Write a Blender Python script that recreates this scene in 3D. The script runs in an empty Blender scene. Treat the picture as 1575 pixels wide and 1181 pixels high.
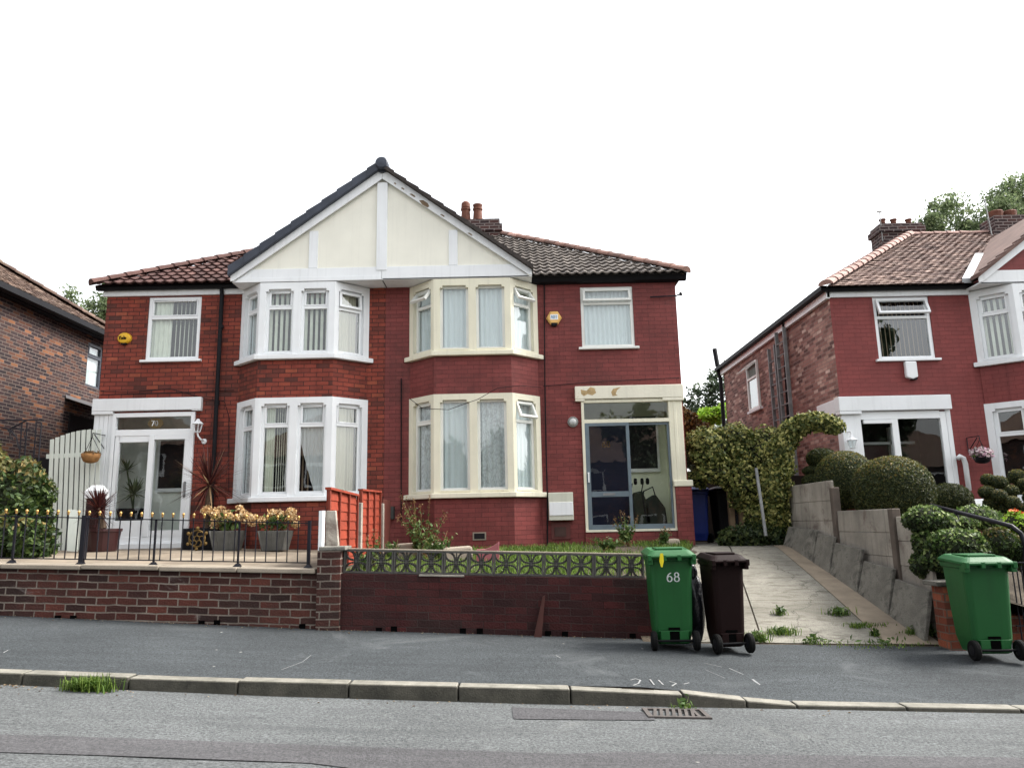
import bpy, bmesh, math, random
import numpy as np
from mathutils import Vector, Matrix
random.seed(7); RNG = np.random.default_rng(7)
sc = bpy.context.scene
col = sc.collection
R = math.radians

# ------------------------------------------------------------------ camera
CZ = 1.5; FPX = 1138.0
PITCH, ROLL = R(10.75), R(-1.21)
cam = bpy.data.objects.new('camera', bpy.data.cameras.new('camera')); col.objects.link(cam)
CM = Matrix.Rotation(math.pi/2 + PITCH, 3, 'X') @ Matrix.Rotation(ROLL, 3, 'Z')
cam.matrix_world = Matrix.Translation((0, 0, CZ)) @ CM.to_4x4()
cam.data.sensor_width = 36; cam.data.lens = FPX/1575*36
cam.data.clip_start = .05; cam.data.clip_end = 2000
sc.camera = cam
def at(px, py, Y):
    """world point at depth Y whose place in the photograph is (px, py); used once, to measure"""
    d = CM @ Vector(((px-787.5)/FPX, (590.5-py)/FPX, -1)); t = Y/d.y
    return Vector((d.x*t, Y, CZ + d.z*t))
def atX(px, py, X):
    d = CM @ Vector(((px-787.5)/FPX, (590.5-py)/FPX, -1)); t = X/d.x
    return Vector((X, d.y*t, CZ + d.z*t))

# ------------------------------------------------------------------ light
SUN_EL, SUN_AZ = R(48), R(80)           # azimuth clockwise from +Y (north): the sun stands over the right side
w = bpy.data.worlds.new('World'); sc.world = w; w.use_nodes = True
nt = w.node_tree; N = nt.nodes; L = nt.links; N.clear()
out = N.new('ShaderNodeOutputWorld'); bg = N.new('ShaderNodeBackground'); bg.inputs[1].default_value = .12
sky = N.new('ShaderNodeTexSky'); sky.sky_type = 'NISHITA'; sky.sun_disc = False
sky.sun_elevation = SUN_EL; sky.sun_rotation = SUN_AZ; sky.dust_density = 4; sky.air_density = 1.2; sky.ozone_density = 1
hs = N.new('ShaderNodeHueSaturation'); hs.inputs['Saturation'].default_value = .14
tc = N.new('ShaderNodeTexCoord'); cl = N.new('ShaderNodeTexNoise'); cl.inputs['Scale'].default_value = 2.2
cl.inputs['Detail'].default_value = 6; cl.inputs['Distortion'].default_value = .4
mr = N.new('ShaderNodeMapRange'); mr.inputs['From Min'].default_value = .35; mr.inputs['From Max'].default_value = .7
mr.inputs['To Min'].default_value = 1.0; mr.inputs['To Max'].default_value = 1.5
mx = N.new('ShaderNodeMix'); mx.data_type = 'RGBA'; mx.blend_type = 'MULTIPLY'; mx.inputs[0].default_value = 1
L.new(tc.outputs['Generated'], cl.inputs['Vector']); L.new(cl.outputs['Fac'], mr.inputs['Value'])
L.new(sky.outputs[0], hs.inputs['Color']); L.new(hs.outputs[0], mx.inputs[6]); L.new(mr.outputs[0], mx.inputs[7])
L.new(mx.outputs[2], bg.inputs[0]); L.new(bg.outputs[0], out.inputs[0])
sl = bpy.data.lights.new('sun', 'SUN'); sl.energy = 2.0; sl.angle = R(22); sl.color = (1, .95, .87)
so = bpy.data.objects.new('sun', sl); col.objects.link(so)
sd = Vector((math.sin(SUN_AZ)*math.cos(SUN_EL), math.cos(SUN_AZ)*math.cos(SUN_EL), math.sin(SUN_EL)))
so.rotation_euler = sd.to_track_quat('Z', 'Y').to_euler(); so.location = (20, 0, 30)
sc.view_settings.view_transform = 'Standard'; sc.view_settings.look = 'None'
sc.view_settings.exposure = EXPOSURE = 1.66; sc.view_settings.gamma = 1
sc.cycles.max_bounces = 8; sc.cycles.transparent_max_bounces = 24

# ------------------------------------------------------------------ materials
def nmat(name):
    m = bpy.data.materials.new(name); m.use_nodes = True
    nt = m.node_tree; b = nt.nodes['Principled BSDF']
    return m, nt, b
def ramp(nt, stops, interp='LINEAR'):
    r = nt.nodes.new('ShaderNodeValToRGB'); e = r.color_ramp.elements; r.color_ramp.interpolation = interp
    e[0].position, e[0].color = stops[0][0], (*stops[0][1], 1)
    e[1].position, e[1].color = stops[-1][0], (*stops[-1][1], 1)
    for p, c in stops[1:-1]:
        k = e.new(p); k.color = (*c, 1)
    return r
def noise_n(nt, vec, scale, detail=4, dist=0, rough=.55):
    n = nt.nodes.new('ShaderNodeTexNoise'); n.inputs['Scale'].default_value = scale
    n.inputs['Detail'].default_value = detail; n.inputs['Distortion'].default_value = dist; n.inputs['Roughness'].default_value = rough
    if vec is not None: nt.links.new(vec, n.inputs['Vector'])
    return n
def mixc(nt, fac, a, b, mode='MIX'):
    m = nt.nodes.new('ShaderNodeMix'); m.data_type = 'RGBA'; m.blend_type = mode
    for s, v in ((0, fac), (6, a), (7, b)):
        if isinstance(v, (int, float)): m.inputs[s].default_value = v
        elif isinstance(v, tuple): m.inputs[s].default_value = (*v, 1)
        else: nt.links.new(v, m.inputs[s])
    return m.outputs[2]
def mrange(nt, v, a, b, c, d):
    m = nt.nodes.new('ShaderNodeMapRange'); m.inputs[1].default_value = a; m.inputs[2].default_value = b
    m.inputs[3].default_value = c; m.inputs[4].default_value = d; nt.links.new(v, m.inputs[0]); return m.outputs[0]
def bump(nt, b, h, strength, dist):
    n = nt.nodes.new('ShaderNodeBump'); n.inputs['Strength'].default_value = strength; n.inputs['Distance'].default_value = dist
    nt.links.new(h, n.inputs['Height']); nt.links.new(n.outputs[0], b.inputs['Normal']); return n
def scl(c, k): return tuple(x*k for x in c)
def plain(name, c, rough=.6, var=.15, vs=3., bs=60., bd=.0, spec=.35, metal=0, dirt=None, uvm=False, speck=0, streak=0):
    m, nt, b = nmat(name); t = nt.nodes.new('ShaderNodeTexCoord'); v = t.outputs['UV' if uvm else 'Object']
    n = noise_n(nt, v, vs, 6)
    c0 = mixc(nt, mrange(nt, n.outputs['Fac'], .3, .7, 0, 1), scl(c, 1-var), scl(c, 1+var))
    if speck:
        n3 = noise_n(nt, v, 90, 2); c0 = mixc(nt, mrange(nt, n3.outputs['Fac'], .35, .65, 0, 1), c0, mixc(nt, 1., c0, (1+speck,)*3, 'MULTIPLY'))
    if streak:                                   # rain streaks: noise stretched along z
        mp = nt.nodes.new('ShaderNodeMapping'); mp.inputs['Scale'].default_value = (14, 14, .6); nt.links.new(t.outputs['Object'], mp.inputs[0])
        n4 = noise_n(nt, mp.outputs[0], 1, 5); c0 = mixc(nt, mrange(nt, n4.outputs['Fac'], .52, .75, 0, streak), c0, scl(c, .45))
    if dirt:
        n2 = noise_n(nt, v, dirt[0], 8, .6, .7); c0 = mixc(nt, mrange(nt, n2.outputs['Fac'], dirt[1], dirt[1]+.12, 0, dirt[3]), c0, dirt[2])
    nt.links.new(c0, b.inputs['Base Color']); b.inputs['Roughness'].default_value = rough
    b.inputs['Specular IOR Level'].default_value = spec; b.inputs['Metallic'].default_value = metal
    if bd: bump(nt, b, noise_n(nt, v, bs, 4).outputs['Fac'], .6, bd)
    return m
def brick(name, stops, mortar, bw=.235, bh=.0824, ms=.005, var=.2, dirt=None, bd=.006, rough=.8, mfade=0., grime=0, msmooth=.2, wobble=.009):
    """running bond in metric UV; every brick its own tone"""
    m, nt, b = nmat(name); t = nt.nodes.new('ShaderNodeTexCoord'); uv = t.outputs['UV']
    wob = noise_n(nt, uv, 6, 2); ad = nt.nodes.new('ShaderNodeVectorMath'); ad.operation = 'MULTIPLY_ADD'
    nt.links.new(wob.outputs['Color'], ad.inputs[0]); ad.inputs[1].default_value = (wobble, wobble, 0); nt.links.new(uv, ad.inputs[2])
    k = nt.nodes.new('ShaderNodeTexBrick'); nt.links.new(ad.outputs[0], k.inputs['Vector'])
    k.inputs['Color1'].default_value = (0, 0, 0, 1); k.inputs['Color2'].default_value = (1, 1, 1, 1); k.inputs['Mortar'].default_value = (.5, .5, .5, 1)
    k.inputs['Scale'].default_value = 1; k.inputs['Brick Width'].default_value = bw; k.inputs['Row Height'].default_value = bh
    k.inputs['Mortar Size'].default_value = ms; k.inputs['Mortar Smooth'].default_value = msmooth; k.inputs['Bias'].default_value = 0
    r = ramp(nt, stops); nt.links.new(k.outputs['Color'], r.inputs[0])
    n = noise_n(nt, uv, 1.1, 7, .3, .62); c = mixc(nt, mrange(nt, n.outputs['Fac'], .3, .7, 0, 1), mixc(nt, 1., r.outputs[0], (1-var,)*3, 'MULTIPLY'), mixc(nt, 1., r.outputs[0], (1+var,)*3, 'MULTIPLY'))
    n2 = noise_n(nt, uv, 45, 3); c = mixc(nt, mrange(nt, n2.outputs['Fac'], .3, .75, 0, .5), c, mixc(nt, 1., c, (.6, .58, .58), 'MULTIPLY'))
    mc = mixc(nt, mrange(nt, noise_n(nt, uv, 2.3, 5).outputs['Fac'], .35, .65, 0, mfade), mortar, scl(stops[len(stops)//2][1], .55)) if mfade else mortar
    c = mixc(nt, k.outputs['Fac'], c, mc)
    mp = nt.nodes.new('ShaderNodeMapping'); mp.inputs['Scale'].default_value = (7, .45, 1); nt.links.new(uv, mp.inputs[0]); n9 = noise_n(nt, mp.outputs[0], 1, 6, .3, .65)   # water runs
    c = mixc(nt, mrange(nt, n9.outputs['Fac'], .52, .74, 0, .5), c, mixc(nt, 1., c, (.55, .55, .57), 'MULTIPLY')); c = mixc(nt, mrange(nt, n9.outputs['Fac'], .36, .22, 0, .3), c, mixc(nt, 1., c, (1.35, 1.4, 1.4), 'MULTIPLY'))
    if grime:
        n4 = noise_n(nt, uv, .8, 8, .5, .7); c = mixc(nt, mrange(nt, n4.outputs['Fac'], .5, .72, 0, grime), c, (.03, .025, .022))
    if dirt:
        n3 = noise_n(nt, uv, dirt[0], 8, 1., .7); c = mixc(nt, mrange(nt, n3.outputs['Fac'], dirt[1], dirt[1]+.1, 0, dirt[3]), c, dirt[2])
    nt.links.new(c, b.inputs['Base Color']); b.inputs['Roughness'].default_value = rough; b.inputs['Specular IOR Level'].default_value = .25
    h = nt.nodes.new('ShaderNodeMath'); h.operation = 'MULTIPLY_ADD'; nt.links.new(k.outputs['Fac'], h.inputs[0]); h.inputs[1].default_value = -1
    nt.links.new(n2.outputs['Fac'], h.inputs[2]); bump(nt, b, h.outputs[0], .8, bd)
    return m
def island(name, stops, rough=.7, trans=0., spec=.3, nvar=.25, ns=3., bd=0, moss=None):
    """each loose piece (a leaf, a tile) takes its own tone"""
    m, nt, b = nmat(name); g = nt.nodes.new('ShaderNodeNewGeometry'); t = nt.nodes.new('ShaderNodeTexCoord')
    r = ramp(nt, stops); nt.links.new(g.outputs['Random Per Island'], r.inputs[0])
    n = noise_n(nt, t.outputs['Object'], ns, 5)
    c = mixc(nt, 1., r.outputs[0], mixc(nt, mrange(nt, n.outputs['Fac'], .3, .7, 0, 1), (1-nvar,)*3, (1+nvar,)*3), 'MULTIPLY')
    if moss:
        n3 = noise_n(nt, t.outputs['Object'], moss[0], 8, .5, .7); c = mixc(nt, mrange(nt, n3.outputs['Fac'], moss[1], moss[1]+.15, 0, moss[3]), c, moss[2])
    nt.links.new(c, b.inputs['Base Color']); b.inputs['Roughness'].default_value = rough; b.inputs['Specular IOR Level'].default_value = spec
    if bd: bump(nt, b, noise_n(nt, t.outputs['Object'], 40, 4).outputs['Fac'], .7, bd)
    if trans:
        tr = nt.nodes.new('ShaderNodeBsdfTranslucent'); nt.links.new(c, tr.inputs[0]); ms = nt.nodes.new('ShaderNodeMixShader'); ms.inputs[0].default_value = trans
        o = nt.nodes['Material Output']; nt.links.new(b.outputs[0], ms.inputs[1]); nt.links.new(tr.outputs[0], ms.inputs[2]); nt.links.new(ms.outputs[0], o.inputs[0])
    return m
def glass(name, tint=(.9, .95, .95), k=1.9):
    m, nt, b = nmat(name); nt.nodes.remove(b); o = nt.nodes['Material Output']
    tr = nt.nodes.new('ShaderNodeBsdfTransparent'); tr.inputs[0].default_value = (*tint, 1)
    gl = nt.nodes.new('ShaderNodeBsdfGlossy'); gl.inputs['Roughness'].default_value = .004; gl.inputs[0].default_value = (.97, .99, 1, 1)
    g = nt.nodes.new('ShaderNodeNewGeometry'); dt = nt.nodes.new('ShaderNodeVectorMath'); dt.operation = 'DOT_PRODUCT'
    nt.links.new(g.outputs['Incoming'], dt.inputs[0]); nt.links.new(g.outputs['Normal'], dt.inputs[1])
    def mth(op, a, b=None, c=None):
        n = nt.nodes.new('ShaderNodeMath'); n.operation = op
        for i, v in enumerate((a, b, c)):
            if v is None: continue
            if isinstance(v, (int, float)): n.inputs[i].default_value = v
            else: nt.links.new(v, n.inputs[i])
        return n.outputs[0]
    fr = mth('MULTIPLY_ADD', mth('POWER', mth('SUBTRACT', 1., mth('ABSOLUTE', dt.outputs['Value'])), 5.), .95, .043)   # the same from either face of the pane
    t = nt.nodes.new('ShaderNodeTexCoord'); n = noise_n(nt, t.outputs['Object'], 2.2, 2)
    bp = nt.nodes.new('ShaderNodeBump'); bp.inputs['Strength'].default_value = .06; bp.inputs['Distance'].default_value = .02
    nt.links.new(n.outputs['Fac'], bp.inputs['Height']); nt.links.new(bp.outputs[0], gl.inputs['Normal'])
    mu = nt.nodes.new('ShaderNodeMath'); mu.operation = 'MULTIPLY'; mu.inputs[1].default_value = k; mu.use_clamp = True; nt.links.new(fr, mu.inputs[0])
    ms = nt.nodes.new('ShaderNodeMixShader'); nt.links.new(mu.outputs[0], ms.inputs[0]); nt.links.new(tr.outputs[0], ms.inputs[1]); nt.links.new(gl.outputs[0], ms.inputs[2])
    nt.links.new(ms.outputs[0], o.inputs[0]); return m
def cloth(name, c, lace=0., trans=.4):
    m, nt, b = nmat(name); o = nt.nodes['Material Output']; t = nt.nodes.new('ShaderNodeTexCoord')
    b.inputs['Roughness'].default_value = .9; b.inputs['Base Color'].default_value = (*c, 1); b.inputs['Specular IOR Level'].default_value = .1
    tr = nt.nodes.new('ShaderNodeBsdfTranslucent'); tr.inputs[0].default_value = (*c, 1)
    ms = nt.nodes.new('ShaderNodeMixShader'); ms.inputs[0].default_value = trans; nt.links.new(b.outputs[0], ms.inputs[1]); nt.links.new(tr.outputs[0], ms.inputs[2])
    last = ms.outputs[0]
    if lace:
        v = nt.nodes.new('ShaderNodeTexVoronoi'); v.inputs['Scale'].default_value = 34; mp = nt.nodes.new('ShaderNodeMapping'); mp.inputs['Scale'].default_value = (1.3, 1.3, .55); nt.links.new(t.outputs['Object'], mp.inputs[0]); nt.links.new(mp.outputs[0], v.inputs['Vector'])
        n = noise_n(nt, t.outputs['Object'], 9, 5); ad = nt.nodes.new('ShaderNodeMath'); ad.operation = 'MULTIPLY'; nt.links.new(v.outputs['Distance'], ad.inputs[0]); nt.links.new(n.outputs['Fac'], ad.inputs[1])
        tp = nt.nodes.new('ShaderNodeBsdfTransparent'); m2 = nt.nodes.new('ShaderNodeMixShader')
        nt.links.new(mrange(nt, ad.outputs[0], .15, .4, .05, lace), m2.inputs[0]); nt.links.new(last, m2.inputs[1]); nt.links.new(tp.outputs[0], m2.inputs[2]); last = m2.outputs[0]
    nt.links.new(last, o.inputs[0]); return m

M = {}
def ST(*a): return list(a)
M['brick_red'] = brick('red facing brick', [(0, (.09, .032, .026)), (.12, (.18, .042, .03)), (.5, (.235, .05, .034)), (.88, (.265, .056, .036)), (1, (.295, .075, .043))], (.05, .022, .018), ms=.0075, var=.34, grime=.6, mfade=.35)
M['brick_paint'] = brick('masonry painted dark red', [(0, (.165, .04, .037)), (.5, (.19, .045, .041)), (1, (.215, .05, .046))], (.1, .026, .024), ms=.0042, var=.22, dirt=(5, .69, (.4, .26, .22), .5), bd=.006, rough=.65, grime=.4)
M['brick_paint2'] = brick('masonry painted brick red', [(0, (.205, .047, .044)), (.5, (.22, .05, .047)), (1, (.235, .053, .049))], (.14, .032, .03), ms=.0036, var=.12, grime=.15, bd=.004, rough=.62)
M['brick_multi'] = brick('multi coloured stock brick', [(0, (.018, .012, .015)), (.35, (.034, .02, .022)), (.6, (.055, .028, .026)), (.78, (.085, .038, .027)), (.92, (.13, .052, .028)), (1, (.24, .1, .045))], (.14, .11, .095), bw=.21, bh=.071, ms=.007, var=.3, grime=.5)
M['brick_pink'] = brick('pinkish brown stock brick', [(0, (.12, .065, .057)), (.4, (.25, .125, .105)), (.7, (.34, .18, .15)), (.9, (.42, .26, .21)), (1, (.6, .46, .39))], (.25, .18, .155), bw=.215, bh=.072, ms=.007, var=.25)
M['brick_wall'] = brick('old garden wall brick with pale pointing', [(0, (.03, .015, .013)), (.35, (.06, .022, .017)), (.7, (.085, .026, .019)), (1, (.13, .04, .028))], (.27, .23, .19), wobble=.022, bw=.235, bh=.0835, ms=.0095, var=.35, dirt=(1.6, .64, (.3, .25, .23), .6), bd=.016, mfade=.5, grime=.7, msmooth=.35)
M['brick_wall2'] = brick('garden wall brick painted dark red', [(0, (.026, .0085, .0085)), (.5, (.042, .0105, .0105)), (1, (.064, .0135, .013))], (.05, .033, .03), wobble=.018, bw=.25, bh=.0835, ms=.005, var=.35, dirt=(2.4, .7, (.16, .12, .1), .4), bd=.014, mfade=1., grime=.6)
M['brick_chim'] = brick('sooty chimney brick', [(0, (.02, .012, .014)), (.5, (.045, .022, .022)), (1, (.08, .036, .032))], (.2, .17, .16), ms=.011, var=.25, bd=.012)
M['brick_pier'] = brick('orange red pier brick', [(0, (.1, .028, .017)), (.5, (.19, .05, .026)), (1, (.28, .085, .045))], (.12, .08, .06), ms=.008)
M['white'] = plain('white gloss paint', (.76, .78, .79), .35, .04, 2, dirt=(3, .66, (.45, .44, .41), .35), streak=.18)
M['stone_w'] = plain('white painted stone', (.75, .77, .78), .55, .05, 2, 30, .004, dirt=(4, .68, (.4, .38, .34), .5), streak=.15)
M['stone_c'] = plain('cream painted stone', (.7, .67, .53), .6, .06, 2, 30, .005, dirt=(4, .67, (.33, .27, .17), .7), streak=.25)
M['lintel_c'] = plain('cream painted stone flaking off', (.7, .67, .55), .6, .06, 2, 30, .006, dirt=(2.4, .625, (.42, .3, .15), .95), streak=.2)
M['upvc'] = plain('white plastic', (.79, .81, .82), .25, .03, 2, spec=.5)
M['upvc_old'] = plain('yellowed white plastic', (.72, .73, .69), .35, .05, 3, dirt=(6, .68, (.4, .38, .32), .5))
M['cream'] = plain('cream roughcast render', (.8, .785, .69), .85, .06, 1.2, 140, .008, streak=.12, dirt=(2, .68, (.55, .52, .42), .5))
M['black'] = plain('black plastic', (.008, .008, .01), .55, .2, spec=.15)
M['iron'] = plain('black painted iron', (.009, .009, .014), .5, .2, spec=.25)
M['gold'] = plain('gold painted metal', (.5, .3, .1), .35, .15, metal=.6)
M['tile_brown'] = island('reddish brown pantile', [(0, (.04, .018, .016)), (.5, (.06, .027, .023)), (1, (.09, .044, .037))], .8, moss=(6, .6, (.05, .04, .03), .6), bd=.004)
M['tile_grey'] = island('weathered grey brown pantile', [(0, (.085, .072, .065)), (.5, (.115, .1, .09)), (1, (.16, .14, .125))], .85, moss=(5, .56, (.05, .042, .036), .75), bd=.005)
M['tile_plain'] = island('worn clay plain tile', [(0, (.075, .042, .036)), (.4, (.13, .08, .068)), (.75, (.18, .12, .1)), (1, (.27, .19, .16))], .85, moss=(4, .6, (.08, .06, .05), .6), bd=.004)
M['tile_dark'] = island('mossy dark plain tile', [(0, (.05, .03, .025)), (.5, (.1, .065, .05)), (1, (.2, .14, .11))], .9, moss=(4, .52, (.1, .08, .055), .7), bd=.006)
M['ridge_pink'] = island('pale clay ridge tile', [(0, (.22, .13, .11)), (1, (.36, .23, .2))], .8, moss=(6, .6, (.12, .09, .07), .6))
M['ridge_mid'] = island('brownish pink ridge tile', [(0, (.13, .075, .062)), (.6, (.22, .125, .1)), (1, (.36, .22, .185))], .85, moss=(5, .54, (.07, .05, .042), .75))
M['ridge_brown'] = island('brown clay ridge tile', [(0, (.07, .035, .03)), (1, (.11, .056, .047))], .85)
M['verge'] = island('dark blue grey plastic verge cap', [(0, (.034, .04, .055)), (1, (.05, .058, .078))], .5)
M['pot'] = plain('sooty terracotta', (.12, .045, .028), .8, .3, 8, 40, .004)
M['lead'] = plain('grey lead flashing', (.38, .4, .42), .5, .2, 6)
M['glass'] = glass('window glass', (.93, .97, .97), 2.6); M['glass_dim'] = glass('porch glass', (.92, .95, .94), 1.4)
M['net'] = cloth('white net curtain', (.8, .87, .87), .0, .3); M['lace'] = cloth('lace curtain', (.82, .86, .86), .32, .3)
M['blind'] = plain('pale vertical blind', (.6, .62, .52), .8); M['blind_d'] = plain('brown vertical blind', (.2, .15, .1), .8)
M['drape'] = cloth('beige curtain', (.55, .52, .4), 0, .3); M['white_cloth'] = cloth('white curtain', (.75, .77, .77), 0, .35)
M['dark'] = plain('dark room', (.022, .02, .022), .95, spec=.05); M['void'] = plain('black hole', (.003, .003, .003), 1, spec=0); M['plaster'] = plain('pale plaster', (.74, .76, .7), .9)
M['conc'] = plain('weathered concrete', (.235, .215, .185), .9, .4, 1.6, 90, .006, dirt=(2.6, .55, (.1, .07, .06), .7), streak=.7, speck=.2)
M['conc_d'] = plain('dark damp concrete', (.135, .128, .11), .9, .4, 2, 70, .008, dirt=(3.4, .5, (.045, .044, .038), .8), speck=.4)
M['coping'] = plain('sandstone coping', (.25, .215, .17), .9, .25, 1.5, 80, .006, dirt=(3, .58, (.2, .17, .14), .6), speck=.2)
M['block'] = plain('grey cast screen block', (.078, .075, .069), .9, .3, 5, 90, .004, dirt=(4, .6, (.25, .24, .21), .5))
M['flag'] = plain('buff paving flags', (.3, .25, .19), .9, .15, 2, 60, .004, dirt=(1.5, .6, (.2, .17, .13), .5))
M['fence'] = plain('orange red stained timber', (.215, .03, .012), .7, .25, 5, streak=.35, dirt=(6, .66, (.2, .04, .02), .5))
M['timber'] = plain('old grey timber', (.2, .14, .085), .85, .25, 5, streak=.4)
M['gate'] = plain('off white painted timber', (.62, .66, .6), .6, .06, 3, dirt=(4, .68, (.3, .3, .24), .4), streak=.2)
M['bin_g'] = plain('green bin plastic', (.006, .078, .016), .5, .14, 2, 300, .0008, spec=.35, streak=.35, dirt=(11, .66, (.03, .15, .05), .5))
M['bin_b'] = plain('dark brown bin plastic', (.008, .0022, .002), .6, .15, 2, 300, .0008, spec=.12)
M['bin_u'] = plain('blue bin plastic', (.012, .03, .2), .4, .1)
M['bin_k'] = plain('black bin plastic', (.004, .004, .005), .5, .1, spec=.15)
M['rubber'] = plain('black rubber', (.006, .006, .006), .85, .2, spec=.1)
M['steel'] = plain('grey galvanised steel', (.2, .205, .205), .55, .25, 6, metal=.3)
M['yellow'] = plain('yellow plastic', (.75, .62, .02), .5, .05)
M['amber'] = plain('yellow alarm plastic', (.66, .38, .02), .4, .06); M['orange_p'] = plain('pale orange plastic', (.7, .42, .13), .45, .05)
M['blue_al'] = plain('grey blue painted aluminium', (.115, .15, .175), .45, .15, 4, dirt=(5, .62, (.2, .25, .27), .5))
M['navy'] = plain('navy blue gloss paint', (.008, .011, .036), .45, .1, spec=.2)
M['bark'] = plain('brown bark', (.09, .06, .04), .9, .3, 12, 30, .02)
M['soil'] = plain('dark garden soil', (.05, .038, .025), .95, .35, 5, 30, .03)
def leafm(n, a, b, c, tr=.3, **k): M[n] = island(n + ' foliage', [(0, a), (.55, b), (1, c)], .55, tr, **k)
leafm('hedge', (.012, .022, .006), (.03, .06, .014), (.075, .11, .025)); leafm('hedge_tip', (.06, .07, .02), (.13, .12, .035), (.22, .15, .05))
leafm('ivy', (.025, .045, .012), (.125, .145, .035), (.46, .43, .15)); leafm('ivy_dark', (.012, .025, .008), (.03, .05, .014), (.08, .1, .03))
leafm('yew', (.018, .028, .007), (.04, .054, .014), (.09, .085, .025)); leafm('yew_lit_top', (.06, .075, .018), (.12, .125, .03), (.2, .13, .035))  # second yew tone is lighter: light on the clipped tops painted into leaves
leafm('box_leaf', (.03, .06, .012), (.08, .14, .03), (.28, .34, .12)); leafm('tree_g', (.08, .115, .055), (.14, .19, .09), (.24, .29, .15), .45)
leafm('tree_dark', (.03, .05, .03), (.06, .09, .05), (.11, .14, .08), .4); leafm('lime', (.12, .22, .015), (.24, .42, .03), (.4, .55, .08), .4)
leafm('copper', (.06, .03, .01), (.14, .07, .02), (.24, .14, .04), .3); leafm('grass', (.035, .07, .012), (.09, .16, .022), (.2, .27, .06), .4)
leafm('weed', (.03, .06, .015), (.07, .13, .03), (.16, .2, .06)); leafm('cordy', (.03, .008, .01), (.065, .018, .016), (.12, .04, .03)); leafm('strap_tan', (.2, .13, .07), (.3, .2, .11), (.4, .28, .16))
leafm('hydr', (.5, .28, .13), (.66, .46, .22), (.8, .66, .42), .2); leafm('petal', (.4, .18, .28), (.75, .6, .62), (.85, .8, .78), .2)
leafm('dry', (.1, .05, .02), (.18, .1, .04), (.28, .18, .08))
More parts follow.
